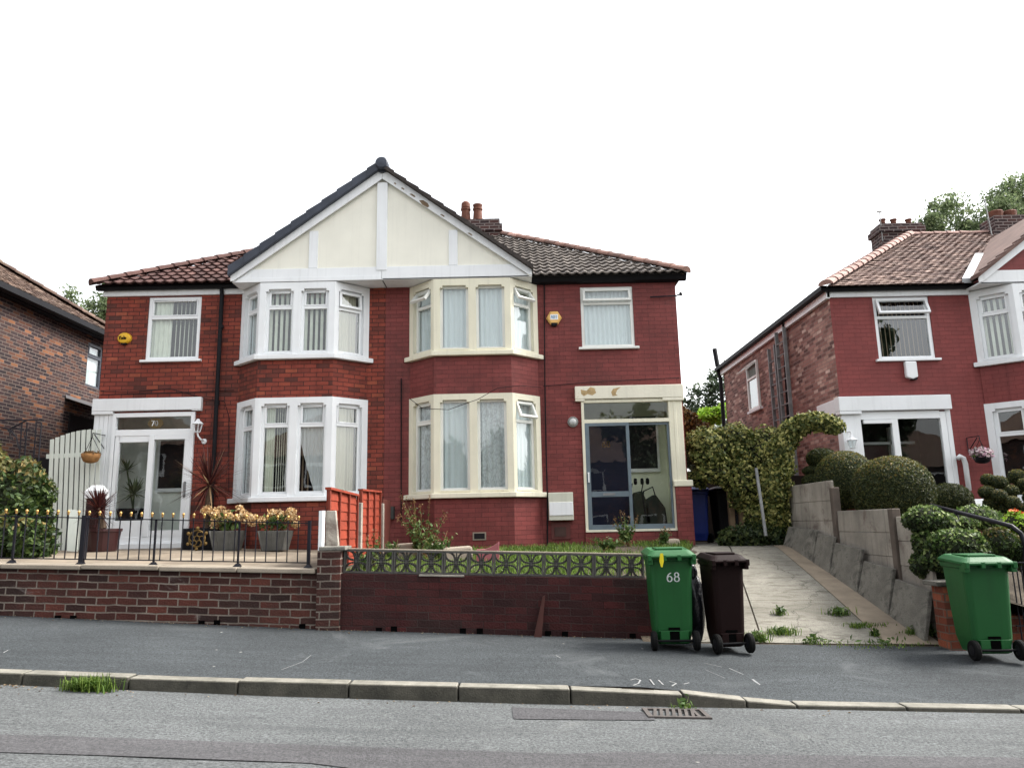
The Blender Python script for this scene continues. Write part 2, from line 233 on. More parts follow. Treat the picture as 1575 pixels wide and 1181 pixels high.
# ------------------------------------------------------------------ mesh helpers
class MB:
    def __init__(s): s.v = []; s.f = []; s.mi = []; s.k = 0
    def face(s, pts, mi=None):
        n = len(s.v); s.v += [tuple(p) for p in pts]; s.f.append(tuple(range(n, n+len(pts)))); s.mi.append(s.k if mi is None else mi); return s
    def hexa(s, p):                                   # p: 4 bottom (ccw) + 4 top
        n = len(s.v); s.v += [tuple(q) for q in p]
        for f in ((3, 2, 1, 0), (4, 5, 6, 7), (0, 1, 5, 4), (1, 2, 6, 5), (2, 3, 7, 6), (3, 0, 4, 7)):
            s.f.append(tuple(n+i for i in f)); s.mi.append(s.k)
        return s
    def box(s, x0, x1, y0, y1, z0, z1):
        return s.hexa([(x0, y0, z0), (x1, y0, z0), (x1, y1, z0), (x0, y1, z0), (x0, y0, z1), (x1, y0, z1), (x1, y1, z1), (x0, y1, z1)])
    def prism(s, poly, off):                          # planar polygon (3D points) pushed along off
        off = Vector(off); a = [Vector(p) for p in poly]; b = [p+off for p in a]; n = len(a); k = len(s.v)
        s.v += [tuple(p) for p in a+b]
        s.f.append(tuple(range(k+n-1, k-1, -1))); s.f.append(tuple(range(k+n, k+2*n))); s.mi += [s.k]*2
        for i in range(n):
            j = (i+1) % n; s.f.append((k+i, k+j, k+n+j, k+n+i)); s.mi.append(s.k)
        return s
    def bar(s, p, q, w, h=None, up=(0, 0, 1)):        # rectangular bar between two points
        p, q = Vector(p), Vector(q); d = (q-p).normalized(); h = h or w; u = Vector(up)
        if abs(d.dot(u)) > .99: u = Vector((0, 1, 0))
        a = d.cross(u).normalized()*w/2; b = a.cross(d).normalized()*h/2
        return s.hexa([p-a-b, p+a-b, q+a-b, q-a-b, p-a+b, p+a+b, q+a+b, q-a+b])
    def tube(s, pts, r, n=8, cap=True):
        pts = [Vector(p) for p in pts]; rs = r if isinstance(r, (list, tuple)) else [r]*len(pts); k = len(s.v); prev = None
        for i, p in enumerate(pts):
            d = (pts[min(i+1, len(pts)-1)]-pts[max(i-1, 0)]).normalized()
            a = (prev - d*prev.dot(d)) if prev is not None else d.orthogonal()
            a.normalize(); prev = a; b = d.cross(a)
            for j in range(n):
                t = 2*math.pi*j/n; s.v.append(tuple(p+(a*math.cos(t)+b*math.sin(t))*rs[i]))
        for i in range(len(pts)-1):
            for j in range(n):
                j2 = (j+1) % n; s.f.append((k+i*n+j, k+i*n+j2, k+(i+1)*n+j2, k+(i+1)*n+j)); s.mi.append(s.k)
        if cap:
            s.f.append(tuple(k+j for j in reversed(range(n)))); s.f.append(tuple(k+(len(pts)-1)*n+j for j in range(n))); s.mi += [s.k]*2
        return s
    def lathe(s, prof, c, n=16, axis='z'):
        c = Vector(c); k = len(s.v)
        for r, z in prof:
            for j in range(n):
                t = 2*math.pi*j/n; a, b = r*math.cos(t), r*math.sin(t)
                s.v.append(tuple(c+Vector({'z': (a, b, z), 'y': (a, z, b), 'x': (z, a, b)}[axis])))
        for i in range(len(prof)-1):
            for j in range(n):
                j2 = (j+1) % n; s.f.append((k+i*n+j, k+i*n+j2, k+(i+1)*n+j2, k+(i+1)*n+j)); s.mi.append(s.k)
        s.f.append(tuple(k+j for j in reversed(range(n)))); s.f.append(tuple(k+(len(prof)-1)*n+j for j in range(n))); s.mi += [s.k]*2
        return s
    def ell(s, c, r, nu=14, nv=9, amp=0, fr=2.):
        c = Vector(c); r = (r, r, r) if isinstance(r, (int, float)) else r; ph = random.random()*6
        prof = []
        k = len(s.v)
        for i in range(nv+1):
            a = math.pi*i/nv
            for j in range(nu):
                t = 2*math.pi*j/nu; m = 1+amp*(math.sin(fr*t+ph+3*a)*.6+math.sin(fr*1.7*t+a*fr*2.3+ph)*.4)
                s.v.append((c.x+r[0]*m*math.sin(a)*math.cos(t), c.y+r[1]*m*math.sin(a)*math.sin(t), c.z-r[2]*m*math.cos(a)))
        for i in range(nv):
            for j in range(nu):
                j2 = (j+1) % nu; s.f.append((k+i*nu+j, k+i*nu+j2, k+(i+1)*nu+j2, k+(i+1)*nu+j)); s.mi.append(s.k)
        return s
    def grid(s, xs, ys, fz):
        k = len(s.v); s.v += [(x, y, fz(x, y)) for y in ys for x in xs]; n = len(xs)
        for j in range(len(ys)-1):
            for i in range(n-1): s.f.append((k+j*n+i, k+j*n+i+1, k+(j+1)*n+i+1, k+(j+1)*n+i)); s.mi.append(s.k)
        return s
    def build(s, name, mats, parent=None, origin=None, smooth=False, bevel=0., shear=0., uvo=(0, 0), merge=True):
        me = bpy.data.meshes.new(name); o = bpy.data.objects.new(name, me); col.objects.link(o)
        off = Vector(origin) if origin is not None else (Vector(parent.get('base', (0, 0, 0))) if parent is not None else Vector((0, 0, 0)))
        me.from_pydata([tuple(Vector(p)-off) for p in s.v], [], s.f)
        for m in (mats if isinstance(mats, (list, tuple)) else [mats]): me.materials.append(M[m] if isinstance(m, str) else m)
        me.polygons.foreach_set('material_index', s.mi)
        bm = bmesh.new(); bm.from_mesh(me)
        if merge: bmesh.ops.remove_doubles(bm, verts=bm.verts, dist=1e-5); bmesh.ops.recalc_face_normals(bm, faces=bm.faces)
        uv = bm.loops.layers.uv.new('UVMap')
        for f in bm.faces:
            n = f.normal; t = Vector((-n.y, n.x, 0))
            vert = abs(n.z) < .75 and t.length > 1e-4
            if vert: t.normalize()
            f.smooth = smooth
            for l in f.loops:
                p = l.vert.co+off
                l[uv].uv = (p.dot(t)+uvo[0], p.z+shear*p.x+uvo[1]) if vert else (p.x, p.y)
        bm.to_mesh(me); bm.free()
        if bevel:
            b = o.modifiers.new('bevel', 'BEVEL'); b.width = bevel; b.segments = 2; b.limit_method = 'ANGLE'; b.angle_limit = R(40)
        if parent is not None: o.parent = parent
        elif origin is not None: o.location = off
        if parent is not None: o['base'] = list(off)
        return o
def thing(name, label, cat, loc=(0, 0, 0), group=None):
    o = bpy.data.objects.new(name, None); col.objects.link(o); o.location = loc; o.empty_display_size = .2
    o['label'] = label; o['category'] = cat; o['base'] = list(loc)
    if group: o['group'] = group
    return o
def tag(o, label, cat, group=None, kind=None):
    o['label'] = label; o['category'] = cat
    if group: o['group'] = group
    if kind: o['kind'] = kind
    return o
def copy_thing(src, loc, label, group=None, rz=0):
    def cp(o, par):
        c = o.copy(); col.objects.link(c)
        if par is not None: c.parent = par
        for ch in list(o.children): cp(ch, c)
        return c
    r = cp(src, None); r.location = loc; r.rotation_euler = (0, 0, rz); r['label'] = label
    if group: r['group'] = group
    return r
class Loc:
    """a wall's own frame: s along it, d inward, z up"""
    def __init__(s, P, Q):
        s.P = Vector((P[0], P[1], 0)); q = Vector((Q[0], Q[1], 0)); s.L = (q-s.P).length; s.t = (q-s.P).normalized(); s.i = Vector((-s.t.y, s.t.x, 0))
    def p(s, a, d, z): return s.P+s.t*a+s.i*d+Vector((0, 0, z))
    def box(s, mb, a0, a1, d0, d1, z0, z1):
        mb.hexa([s.p(a0, d0, z0), s.p(a1, d0, z0), s.p(a1, d1, z0), s.p(a0, d1, z0), s.p(a0, d0, z1), s.p(a1, d0, z1), s.p(a1, d1, z1), s.p(a0, d1, z1)])
def wall_holes(mb, lc, a0, a1, z0, z1, holes, depth, d0=0., edge=True):
    xs = sorted({a0, a1, *[v for h in holes for v in h[:2]]}); zs = sorted({z0, z1, *[v for h in holes for v in h[2:]]})
    xs = [x for x in xs if a0 <= x <= a1]; zs = [z for z in zs if z0 <= z <= z1]
    def hole(x, z): return any(h[0] < x < h[1] and h[2] < z < h[3] for h in holes)
    nx, nz = len(xs)-1, len(zs)-1; g = [[hole((xs[i]+xs[i+1])/2, (zs[j]+zs[j+1])/2) for j in range(nz)] for i in range(nx)]
    for i in range(nx):
        for j in range(nz):
            A, B, C, D = xs[i], xs[i+1], zs[j], zs[j+1]
            if g[i][j]: continue
            mb.face([lc.p(A, d0, C), lc.p(B, d0, C), lc.p(B, d0, D), lc.p(A, d0, D)])
            for di, dj, e in ((-1, 0, (A, C, A, D)), (1, 0, (B, C, B, D)), (0, -1, (A, C, B, C)), (0, 1, (A, D, B, D))):
                ii, jj = i+di, j+dj
                if 0 <= ii < nx and 0 <= jj < nz:
                    if not g[ii][jj]: continue
                elif not edge: continue
                mb.face([lc.p(e[0], d0, e[1]), lc.p(e[2], d0, e[3]), lc.p(e[2], d0+depth, e[3]), lc.p(e[0], d0+depth, e[1])])
def lights(lc, a0, a1, z0, z1):                        # stone opening with shouldered top corners
    return [(a0, a1, z0, z1-.045), (a0+.05, a1-.05, z1-.0451, z1)]
def wavy(mb, lc, a0, a1, d, z0, z1, amp=.02, waves=8, topf=None):
    n = waves*6
    for i in range(n):
        u0, u1 = a0+(a1-a0)*i/n, a0+(a1-a0)*(i+1)/n
        f = lambda u: d+amp*math.sin(2*math.pi*waves*(u-a0)/(a1-a0)+.6*math.sin(7*u))
        zt = (lambda u: z1) if topf is None else topf
        mb.face([lc.p(u0, f(u0), z0), lc.p(u1, f(u1), z0), lc.p(u1, f(u1), zt(u1)), lc.p(u0, f(u0), zt(u0))])
def window(root, lc, a0, a1, z0, z1, inset, tr=None, fw=.055, mat='upvc', opened=0., curtain='net', gm='glass', lab=None, mull=None):
    """frame with pane, curtain and, where it stands open, the top sash"""
    mb = MB(); d0, d1 = inset, inset+.06
    for b in ((a0, a0+fw, z0, z1), (a1-fw, a1, z0, z1), (a0+fw, a1-fw, z0, z0+fw), (a0+fw, a1-fw, z1-fw, z1)): lc.box(mb, b[0], b[1], d0, d1, b[2], b[3])
    zt = None
    if tr:
        zt = z1-(z1-z0)*tr; lc.box(mb, a0+fw, a1-fw, d0-.004, d1, zt-.03, zt+.03)
        if not opened:
            for b in ((a0+fw, a0+fw+.03, zt+.03, z1-fw), (a1-fw-.03, a1-fw, zt+.03, z1-fw), (a0+fw+.03, a1-fw-.03, zt+.03, zt+.055), (a0+fw+.03, a1-fw-.03, z1-fw-.025, z1-fw)): lc.box(mb, b[0], b[1], d0-.012, d1-.01, b[2], b[3])
    if mull: lc.box(mb, mull-.03, mull+.03, d0-.003, d1, z0+fw, z1-fw)
    wn = mb.build('window', mat, root, bevel=.006)
    if lab: wn['label'] = lab
    gl = MB(); dg = inset+.03
    ztop = z1-fw if not opened else zt-.02
    gl.face([lc.p(a0+fw-.01, dg, z0+fw-.01), lc.p(a1-fw+.01, dg, z0+fw-.01), lc.p(a1-fw+.01, dg, ztop), lc.p(a0+fw-.01, dg, ztop)])
    gl.build('pane', gm, wn)
    if opened:
        s = MB(); H = z1-fw-zt-.02; a = R(opened); b0, b1 = a0+fw-.015, a1-fw+.015
        def P(x, h, t): return lc.p(x, d0-.01-math.sin(a)*h-math.cos(a)*t, z1-fw+.01-math.cos(a)*h+math.sin(a)*t)
        def pb(x0, x1, h0, h1): s.hexa([P(x0, h1, .03), P(x1, h1, .03), P(x1, h1, -.02), P(x0, h1, -.02), P(x0, h0, .03), P(x1, h0, .03), P(x1, h0, -.02), P(x0, h0, -.02)])
        f2 = .045
        pb(b0, b0+f2, 0, H); pb(b1-f2, b1, 0, H); pb(b0+f2, b1-f2, 0, f2); pb(b0+f2, b1-f2, H-f2, H)
        s.k = 1; s.face([P(b0+f2, f2, .0), P(b1-f2, f2, .0), P(b1-f2, H-f2, .0), P(b0+f2, H-f2, .0)])
        s.build('opening_sash', [mat, gm], wn)
    A, B, Z0, Z1 = a0+.02, a1-.02, z0+.03, z1-.02; dc = inset+.085
    c = MB()
    if curtain in ('net', 'lace'):
        wavy(c, lc, A, B, dc, Z0, Z1, .018, max(3, int((B-A)/.09))); c.build('curtain', curtain, wn, smooth=True)
    elif curtain and curtain.startswith('blind'):
        n = max(4, int((B-A)/.085))
        for i in range(n):
            u = A+(B-A)*(i+.5)/n; wd = .016 if curtain != 'blind_wide' else .023
            c.face([lc.p(u-wd, dc, Z0), lc.p(u+wd, dc+.03, Z0), lc.p(u+wd, dc+.03, Z1), lc.p(u-wd, dc, Z1)])
        c.build('vertical_blind', 'blind_d' if curtain == 'blind_brown' else 'blind', wn)
    elif curtain == 'swept':                            # white curtain drawn back on a diagonal, brown blind behind it
        f = lambda u: max(Z0+.02, min(Z1, Z1-(1-min(1, (u-A)/(B-A)/.62))**1.2*(Z1-Z0)*1.05))
        n = 30
        for i in range(n):
            u0, u1 = A+(B-A)*i/n, A+(B-A)*(i+1)/n; zz = lambda u: Z0+(Z1-Z0)*max(0, 1-max(0, (u-A)/(B-A))/.62)**1.1*.62
            w0, w1 = [dc-.02+.012*math.sin(u*90) for u in (u0, u1)]
            c.face([lc.p(u0, w0, zz(u0)), lc.p(u1, w1, zz(u1)), lc.p(u1, w1, Z1), lc.p(u0, w0, Z1)])
        c.build('curtain', 'white_cloth', wn, smooth=True)
        c = MB()
        for i in range(5):
            u = A+(B-A)*(i+.5)/5; c.face([lc.p(u-.012, dc+.08, Z0), lc.p(u+.012, dc+.1, Z0), lc.p(u+.012, dc+.1, Z1), lc.p(u-.012, dc+.08, Z1)])
        c.build('vertical_blind', 'blind_d', wn)
    elif curtain == 'half':
        wavy(c, lc, A, A+(B-A)*.52, dc-.03, Z0, Z1, .012, 3); wavy(c, lc, A+(B-A)*.55, A+(B-A)*.85, dc, Z0, Z1, .02, 3); c.build('curtain', 'drape', wn, smooth=True)
    elif curtain == 'left':
        wavy(c, lc, A+.04, A+(B-A)*.42, dc, Z0, Z1, .02, 4); n = 6
        for i in range(n):
            u = A+(B-A)*(.48+.5*i/n); c.face([lc.p(u-.006, dc+.05, Z0), lc.p(u+.006, dc+.06, Z0), lc.p(u+.006, dc+.06, Z1), lc.p(u-.006, dc+.05, Z1)])
        c.build('curtain', 'blind', wn, smooth=True)
    return wn

# ------------------------------------------------------------------ roofs
def tile_roof(name, poly, width, gauge, mat, parent, pan=True, clips=()):
    """poly[0]->poly[1] is the eave; every tile its own piece, cut to the polygon"""
    P = [Vector(p) for p in poly]; u = (P[1]-P[0]).normalized(); n = u.cross(P[-1]-P[0]).normalized()
    if n.z < 0: n = -n
    v = n.cross(u); v = v if v.z > 0 else -v
    U = [(p-P[0]).dot(u) for p in P]; V = [(p-P[0]).dot(v) for p in P]
    mb = MB(); q = lambda a, b, h: P[0]+u*a+v*b+n*h
    nr = int((max(V))/gauge)+2; nc = int((max(U)-min(U))/width)+3
    for r in range(-0, nr):
        for c in range(-1, nc):
            a = min(U)+(c+(.5 if (r % 2 and not pan) else 0))*width; b = r*gauge-.03
            j = random.gauss(0, .003); t = random.gauss(0, .004)
            if pan:
                k = 8; prof = [(i/k, .03*(.5+.5*math.cos(2*math.pi*i/k))**1.4) for i in range(k+1)]
            else: prof = [(.02, .002), (.5, .006+abs(t)), (.98, .002)]
            lo, hi, sk = ((.045, .004, .03) if pan else (.02+j*1.2, .003, .014))
            base = len(mb.v)
            for (x, h) in prof:
                mb.v += [tuple(q(a+x*width, b+t, lo+h-sk)), tuple(q(a+x*width, b+t, lo+h)), tuple(q(a+x*width, b+gauge+.03, hi+h+j))]
            for i in range(len(prof)-1):
                o = base+3*i; mb.f += [(o, o+3, o+4, o+1), (o+1, o+4, o+5, o+2)]; mb.mi += [0, 0]
    o = mb.build(name, mat, parent, merge=False)
    bm = bmesh.new(); bm.from_mesh(o.data); off = Vector(parent.get('base', (0, 0, 0)))
    def cut(p, no):
        bmesh.ops.bisect_plane(bm, geom=bm.verts[:]+bm.edges[:]+bm.faces[:], plane_co=p-off, plane_no=no, clear_outer=True)
    cen = sum(P, Vector())/len(P)
    for i in range(1, len(P)):
        a, b = P[i], P[(i+1) % len(P)]; no = (b-a).cross(n).normalized()
        if no.dot(cen-a) > 0: no = -no
        cut(a, no)
    for p, no in clips: cut(Vector(p), Vector(no))
    vs = [bm.verts.new(p-off-n*.012) for p in P]; bm.faces.new(vs)
    bm.to_mesh(o.data); bm.free(); return o
def ridge(name, p, q, r, seg, mat, parent, lift=0.02, h=.7):
    p, q = Vector(p), Vector(q); d = (q-p); n = max(1, round(d.length/seg)); d /= n; dn = d.normalized()
    a = dn.cross(Vector((0, 0, 1))).normalized(); b = a.cross(dn); mb = MB()
    for i in range(n):
        s0 = p+d*i-dn*.02; s1 = p+d*(i+1)+dn*.02; r0, r1 = r*1.16, r*.96; k = len(mb.v)
        for (s, rr) in ((s0, r0), (s1, r1)):
            for j in range(9):
                t = math.pi*j/8; mb.v.append(tuple(s+a*math.cos(t)*rr+b*(math.sin(t)*rr*h+lift)))
        for j in range(8): mb.f.append((k+j, k+j+1, k+9+j+1, k+9+j)); mb.mi.append(0)
        mb.f.append(tuple(k+j for j in range(9))); mb.f.append(tuple(k+9+j for j in reversed(range(9)))); mb.mi += [0, 0]
    return mb.build(name, mat, parent, merge=False)

# ------------------------------------------------------------------ plants
def leaves(mb, blobs, n, size, mi=0, depth=.35, lump=.18, out=.6, wl=.55, tip=None, zfloor=None):
    """n leaf faces spread through the shells of the blobs (cx,cy,cz,rx,ry,rz); tip=(index, height share): upper leaves take that material"""
    b = np.array([x[:6] for x in blobs], float); wgt = (b[:, 3]*b[:, 4]+b[:, 4]*b[:, 5]+b[:, 3]*b[:, 5]); wgt /= wgt.sum()
    ix = RNG.choice(len(b), n, p=wgt); d = RNG.normal(size=(n, 3)); d /= np.linalg.norm(d, axis=1)[:, None]
    ph = RNG.uniform(0, 6, size=(len(b), 3))[ix]
    lm = 1+lump*(np.sin(d[:, 0]*5+ph[:, 0])*.5+np.sin(d[:, 1]*6+ph[:, 1])*.5+np.sin(d[:, 2]*7+ph[:, 2])*.5+.5*np.sin(d[:, 0]*13+d[:, 2]*11+ph[:, 1]))
    rad = (1-depth*np.abs(RNG.normal(size=n))*.6).clip(.15, 1.15)*lm
    c = b[ix, :3]+d*b[ix, 3:6]*rad[:, None]
    nn = d*out+RNG.normal(size=(n, 3))*.6; nn /= np.linalg.norm(nn, axis=1)[:, None]
    a = np.cross(nn, RNG.normal(size=(n, 3))); a /= np.linalg.norm(a, axis=1)[:, None]; e = np.cross(nn, a)
    s = size*RNG.uniform(.6, 1.35, n)[:, None]
    P = np.stack([c-a*s, c-e*s*wl+nn*s*.12, c+a*s, c+e*s*wl+nn*s*.12], 1)
    keep = np.ones(n, bool) if zfloor is None else c[:, 2] > zfloor
    up = (c[:, 2]-b[ix, 2])/b[ix, 5]
    for i in np.nonzero(keep)[0]:
        k = len(mb.v); mb.v += [tuple(x) for x in P[i]]; mb.f.append((k, k+1, k+2, k+3))
        m = mi
        if tip is not None and up[i]+RNG.normal()*.22 > tip[1]: m = tip[0]
        mb.mi.append(m)
def blades(mb, pts, h, wd=.006, lean=.5, mi=0):
    for (x, y, z) in pts:
        a = random.uniform(0, 6.28); l = h*random.uniform(.5, 1.25); k = len(mb.v); le = lean*random.random()
        dx, dy = math.cos(a), math.sin(a); px, py = -dy*wd, dx*wd
        mb.v += [(x-px, y-py, z), (x+px, y+py, z), (x+px*.7+dx*l*le*.35, y+py*.7+dy*l*le*.35, z+l*.6), (x-px*.7+dx*l*le*.35, y-py*.7+dy*l*le*.35, z+l*.6), (x+dx*l*le, y+dy*l*le, z+l*(1-.35*le))]
        mb.f += [(k, k+1, k+2, k+3), (k+3, k+2, k+4)]; mb.mi += [mi, mi]
def straps(mb, c, n, ln, wd, mi=0, zmin=-.35, droop=.5, drop_mi=None):
    c = Vector(c)
    for i in range(n):
        a = random.uniform(0, 6.28); el = random.uniform(zmin, 1.35); l = ln*random.uniform(.7, 1.15)
        d = Vector((math.cos(a)*math.cos(el), math.sin(a)*math.cos(el), math.sin(el))); sd = d.cross(Vector((0, 0, 1))).normalized(); g = droop*random.uniform(.2, 1)*(1.1-abs(math.sin(el)))
        m = mi if (drop_mi is None or el > zmin+.22) else drop_mi; k = len(mb.v)
        for t, w_ in ((.04, .5), (.3, 1), (.65, .8), (1, .06)):
            p = c+d*l*t+Vector((0, 0, -g*l*t*t)); mb.v += [tuple(p-sd*wd*w_), tuple(p+sd*wd*w_)]
        for t in range(3): mb.f.append((k+2*t, k+2*t+1, k+2*t+3, k+2*t+2)); mb.mi.append(m)
def tree(name, label, cat, base, h, crown, n, size, mat, group=None, tr=.16, limbs=7):
    """tapered trunk, limbs, crown of leaf clumps; crown: (dx,dy,dz,rx,ry,rz) above the base"""
    t = thing(name, label, cat, base, group); B = Vector(base); mb = MB()
    top = B+Vector((.1, 0, h)); mb.tube([B+Vector((0, 0, -.3)), B+Vector((.05, 0, h*.5)), top], [tr, tr*.75, tr*.35], 8)
    bl = [(B.x+c[0], B.y+c[1], B.z+c[2], *c[3:]) for c in crown]
    for c in bl[:limbs]:
        s = B+Vector((.03, 0, h*random.uniform(.4, .8))); e = Vector(c[:3]); m = s.lerp(e, .5)+Vector((random.uniform(-.2, .2), 0, .15)); mb.tube([s, m, e], [tr*.4, tr*.25, tr*.08], 6)
    mb.build('trunk', 'bark', t)
    sub = []
    for c in bl:
        for _ in range(7):
            d = Vector((random.gauss(0, 1), random.gauss(0, 1), random.gauss(0, 1))).normalized(); q = random.uniform(.55, 1.02); f = random.uniform(.25, .45)
            sub.append((c[0]+d.x*c[3]*q, c[1]+d.y*c[4]*q, c[2]+d.z*c[5]*q, c[3]*f, c[4]*f, c[5]*f))
        sub.append((c[0], c[1], c[2], c[3]*.6, c[4]*.6, c[5]*.6))
    l = MB(); leaves(l, sub, n, size, depth=.9, lump=.25, out=.3); l.build('crown', mat, t, merge=False); return t
def strokes(mb, paths, w, thick, fr):                  # lettering laid as ribbons in a plane; fr maps (x, y, h) to the world
    for path in paths:
        for (x0, y0), (x1, y1) in zip(path, path[1:]):
            dx, dy = x1-x0, y1-y0; l = math.hypot(dx, dy) or 1; ww = w*(.55+.6*abs(dy)/l); ox, oy = -dy/l*ww/2, dx/l*ww/2; ex, ey = dx/l*ww*.3, dy/l*ww*.3
            q = [(x0-ex-ox, y0-ey-oy), (x1+ex-ox, y1+ey-oy), (x1+ex+ox, y1+ey+oy), (x0-ex+ox, y0-ey+oy)]
            mb.hexa([fr(a, b, 0) for a, b in q]+[fr(a, b, thick) for a, b in q])
def arc(cx, cy, rx, ry, a0, a1, n=12): return [(cx+rx*math.cos(R(a0+(a1-a0)*i/n)), cy+ry*math.sin(R(a0+(a1-a0)*i/n))) for i in range(n+1)]
GLY = {'6': [arc(.3, .3, .26, .3, 0, 360, 18), arc(.62, .36, .58, .62, 185, 105, 8)], '8': [arc(.3, .27, .27, .27, 0, 360, 18), arc(.3, .76, .22, .23, 0, 360, 16)],
       '7': [[(.03, 1), (.58, 1), (.22, 0)]], '0': [arc(.3, .5, .27, .5, 0, 360, 20)],
       'A': [[(0, 0), (.32, 1), (.64, 0)], [(.12, .36), (.52, .36)]], 'D': [[(.05, 0), (.05, 1)], [(.05, 1), (.25, 1)]+arc(.25, .5, .32, .5, 90, -90, 10)+[(.05, 0)]], 'T': [[(0, 1), (.6, 1)], [(.3, 1), (.3, 0)]],
       'Y': [[(0, 1), (.3, .5), (.6, 1)], [(.3, .5), (.3, 0)]], 'a': [arc(.24, .28, .22, .28, 0, 360, 12), [(.47, .58), (.47, 0)]], 'l': [[(.08, 1), (.08, 0)]], 'e': [[(.05, .3), (.47, .3)]+arc(.26, .29, .22, .29, 0, 320, 12)]}
def text(mb, s, x, y, h, w, thick, fr, gap=.78):
    for ch in s:
        strokes(mb, [[(x+a*h, y+b*h) for a, b in p] for p in GLY[ch]], w, thick, fr); x += h*gap*(.35 if ch == 'l' else 1)
# ------------------------------------------------------------------ houses
F = 14.0
def semi(root, xo, xp, dz, bay, win, porch, S):
    """half of a semi-detached pair: xo outer corner, xp party line; S: the style of this half"""
    sd = -1 if xo < xp else 1; xl, xr = min(xo, xp), max(xo, xp); A, B, C, D = bay; yf = 13.5; z = lambda v: v+dz
    lc = Loc((xl, F), (xr, F)); s = lambda x: x-xl
    holes = [(s(win[0]), s(win[1]), win[2], win[3]), (s(porch[0]), s(porch[1]), porch[2], porch[3]), (s(A)+.12, s(D)-.12, z(2.08), z(3.8)), (s(A)+.12, s(D)-.12, z(4.72), z(6.0))]
    mb = MB(); wall_holes(mb, lc, 0, lc.L, S['z0'], z(6.2), holes, .1, edge=False)
    yb = S.get('yb', 21.5)
    mb.k = 1 if 'side' in S else 0
    if sd < 0: mb.face([(xo, yb, S['z0']), (xo, F, S['z0']), (xo, F, z(6.2)), (xo, yb, z(6.2))])
    else: mb.face([(xo, F, S['z0']), (xo, yb, S['z0']), (xo, yb, z(6.2)), (xo, F, z(6.2))])
    mb.k = 0
    mb.face([(xl, yb, S['z0']), (xr, yb, S['z0']), (xr, yb, z(6.2)), (xl, yb, z(6.2))])
    e = .02
    for zz0, zz1 in ((S['z0'], z(1.99)), (z(3.9), z(4.62))):
        pl = [(A+e, F-.01), (B+e*.5, yf+e), (C-e*.5, yf+e), (D-e, F-.01)]
        for p, q in zip(pl, pl[1:]): mb.face([(*p, zz0), (*q, zz0), (*q, zz1), (*p, zz1)])
    wl = mb.build('wall', [S['wall'], S.get('side', S['wall'])], root)
    # rooms behind the glass
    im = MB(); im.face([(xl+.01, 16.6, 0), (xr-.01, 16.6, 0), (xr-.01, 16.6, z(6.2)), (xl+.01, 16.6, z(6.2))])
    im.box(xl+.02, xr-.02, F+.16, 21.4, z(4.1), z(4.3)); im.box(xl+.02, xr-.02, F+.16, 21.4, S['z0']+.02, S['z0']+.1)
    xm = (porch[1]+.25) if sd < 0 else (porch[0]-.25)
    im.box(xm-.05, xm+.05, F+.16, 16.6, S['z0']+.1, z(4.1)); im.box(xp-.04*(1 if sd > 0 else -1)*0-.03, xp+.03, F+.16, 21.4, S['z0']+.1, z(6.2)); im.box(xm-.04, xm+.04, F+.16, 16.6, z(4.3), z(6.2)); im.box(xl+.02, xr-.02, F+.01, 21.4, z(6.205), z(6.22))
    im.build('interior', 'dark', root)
    pl = [(A, F-.005), (B, yf), (C, yf), (D, F-.005)]
    for lev, (q0, q1, o0, o1) in enumerate(((2.08, 3.9, 2.13, 3.79), (4.71, 6.13, 4.76, 6.0))):
        mb = MB()
        for i, (p, q) in enumerate(zip(pl, pl[1:])):
            f = Loc(p, q); L_ = f.L
            if i == 1: ops = [(.115, L_/2-.07), (L_/2+.07, L_-.115)]
            elif i == 0: ops = [(.12, L_-.085)]
            else: ops = [(.085, L_-.12)]
            hs_ = [h for a in ops for h in lights(f, a[0], a[1], z(o0), z(o1))]
            wall_holes(mb, f, 0, L_, z(q0), z(q1), hs_, .15)
            for j, (a0, a1) in enumerate(ops):
                f.box(mb, a0-.015, a1+.015, -.012, .05, z(o0)-.03, z(o0))   # small raised sill nib
                kw = S['bay'](lev, i, j)
                window(root, f, a0-.005, a1+.005, z(o0)-.01, z(o1)+.01, .075, mat=S['frame'], **kw)
        sr = mb.build('bay_surround', S['stone'], root, bevel=.012)
        sill = MB(); po = [(A-.1, F-.02), (B-.035, yf-.07), (C+.035, yf-.07), (D+.1, F-.02)]
        sill.prism([(x, y, z(q0)-.09) for x, y in po], (0, 0, .09)); sill.build('bay_sill', S['stone'], root, bevel=.012)
    cap = MB(); cap.prism([(A+.02, F, z(3.87)), (B, yf+.1, z(3.87)), (C, yf+.1, z(3.87)), (D-.02, F, z(3.87))], (0, 0, .02)); cap.build('bay_ceiling', 'plaster', root)
    # single window over the porch
    window(root, lc, s(win[0]), s(win[1]), win[2], win[3], S.get('win_inset', .02), mat=S['wframe'], **S['win'])
    sl_ = MB(); sl_.box(win[0]-.07, win[1]+.07, F-.07, F+.05, win[2]-.04, win[2]+.005); sl_.build('window_sill', S['wframe'], root, bevel=.006)
    # gable half
    hw = 2.87; xt = xp+sd*hw; zt = lambda x: z(8.40)-.742*abs(x-xp); g = lambda x, y, zz: (x, y, zz)
    gm = MB(); gm.prism([g(xp, 13.53, z(6.2)), g(xt, 13.53, z(6.2)), g(xp, 13.53, zt(xp)-.05)], (0, .1, 0)); gm.build('gable_panel', S.get('panel', 'cream'), root)
    bm_ = MB(); w1 = xp+sd*(hw-.16)
    bm_.prism([g(xp, 13.5, z(6.14)), g(xp+sd*(hw-.03), 13.5, z(6.14)), g(xp+sd*(hw-.38), 13.5, z(6.40)), g(xp, 13.5, z(6.40))], (0, .04, 0))
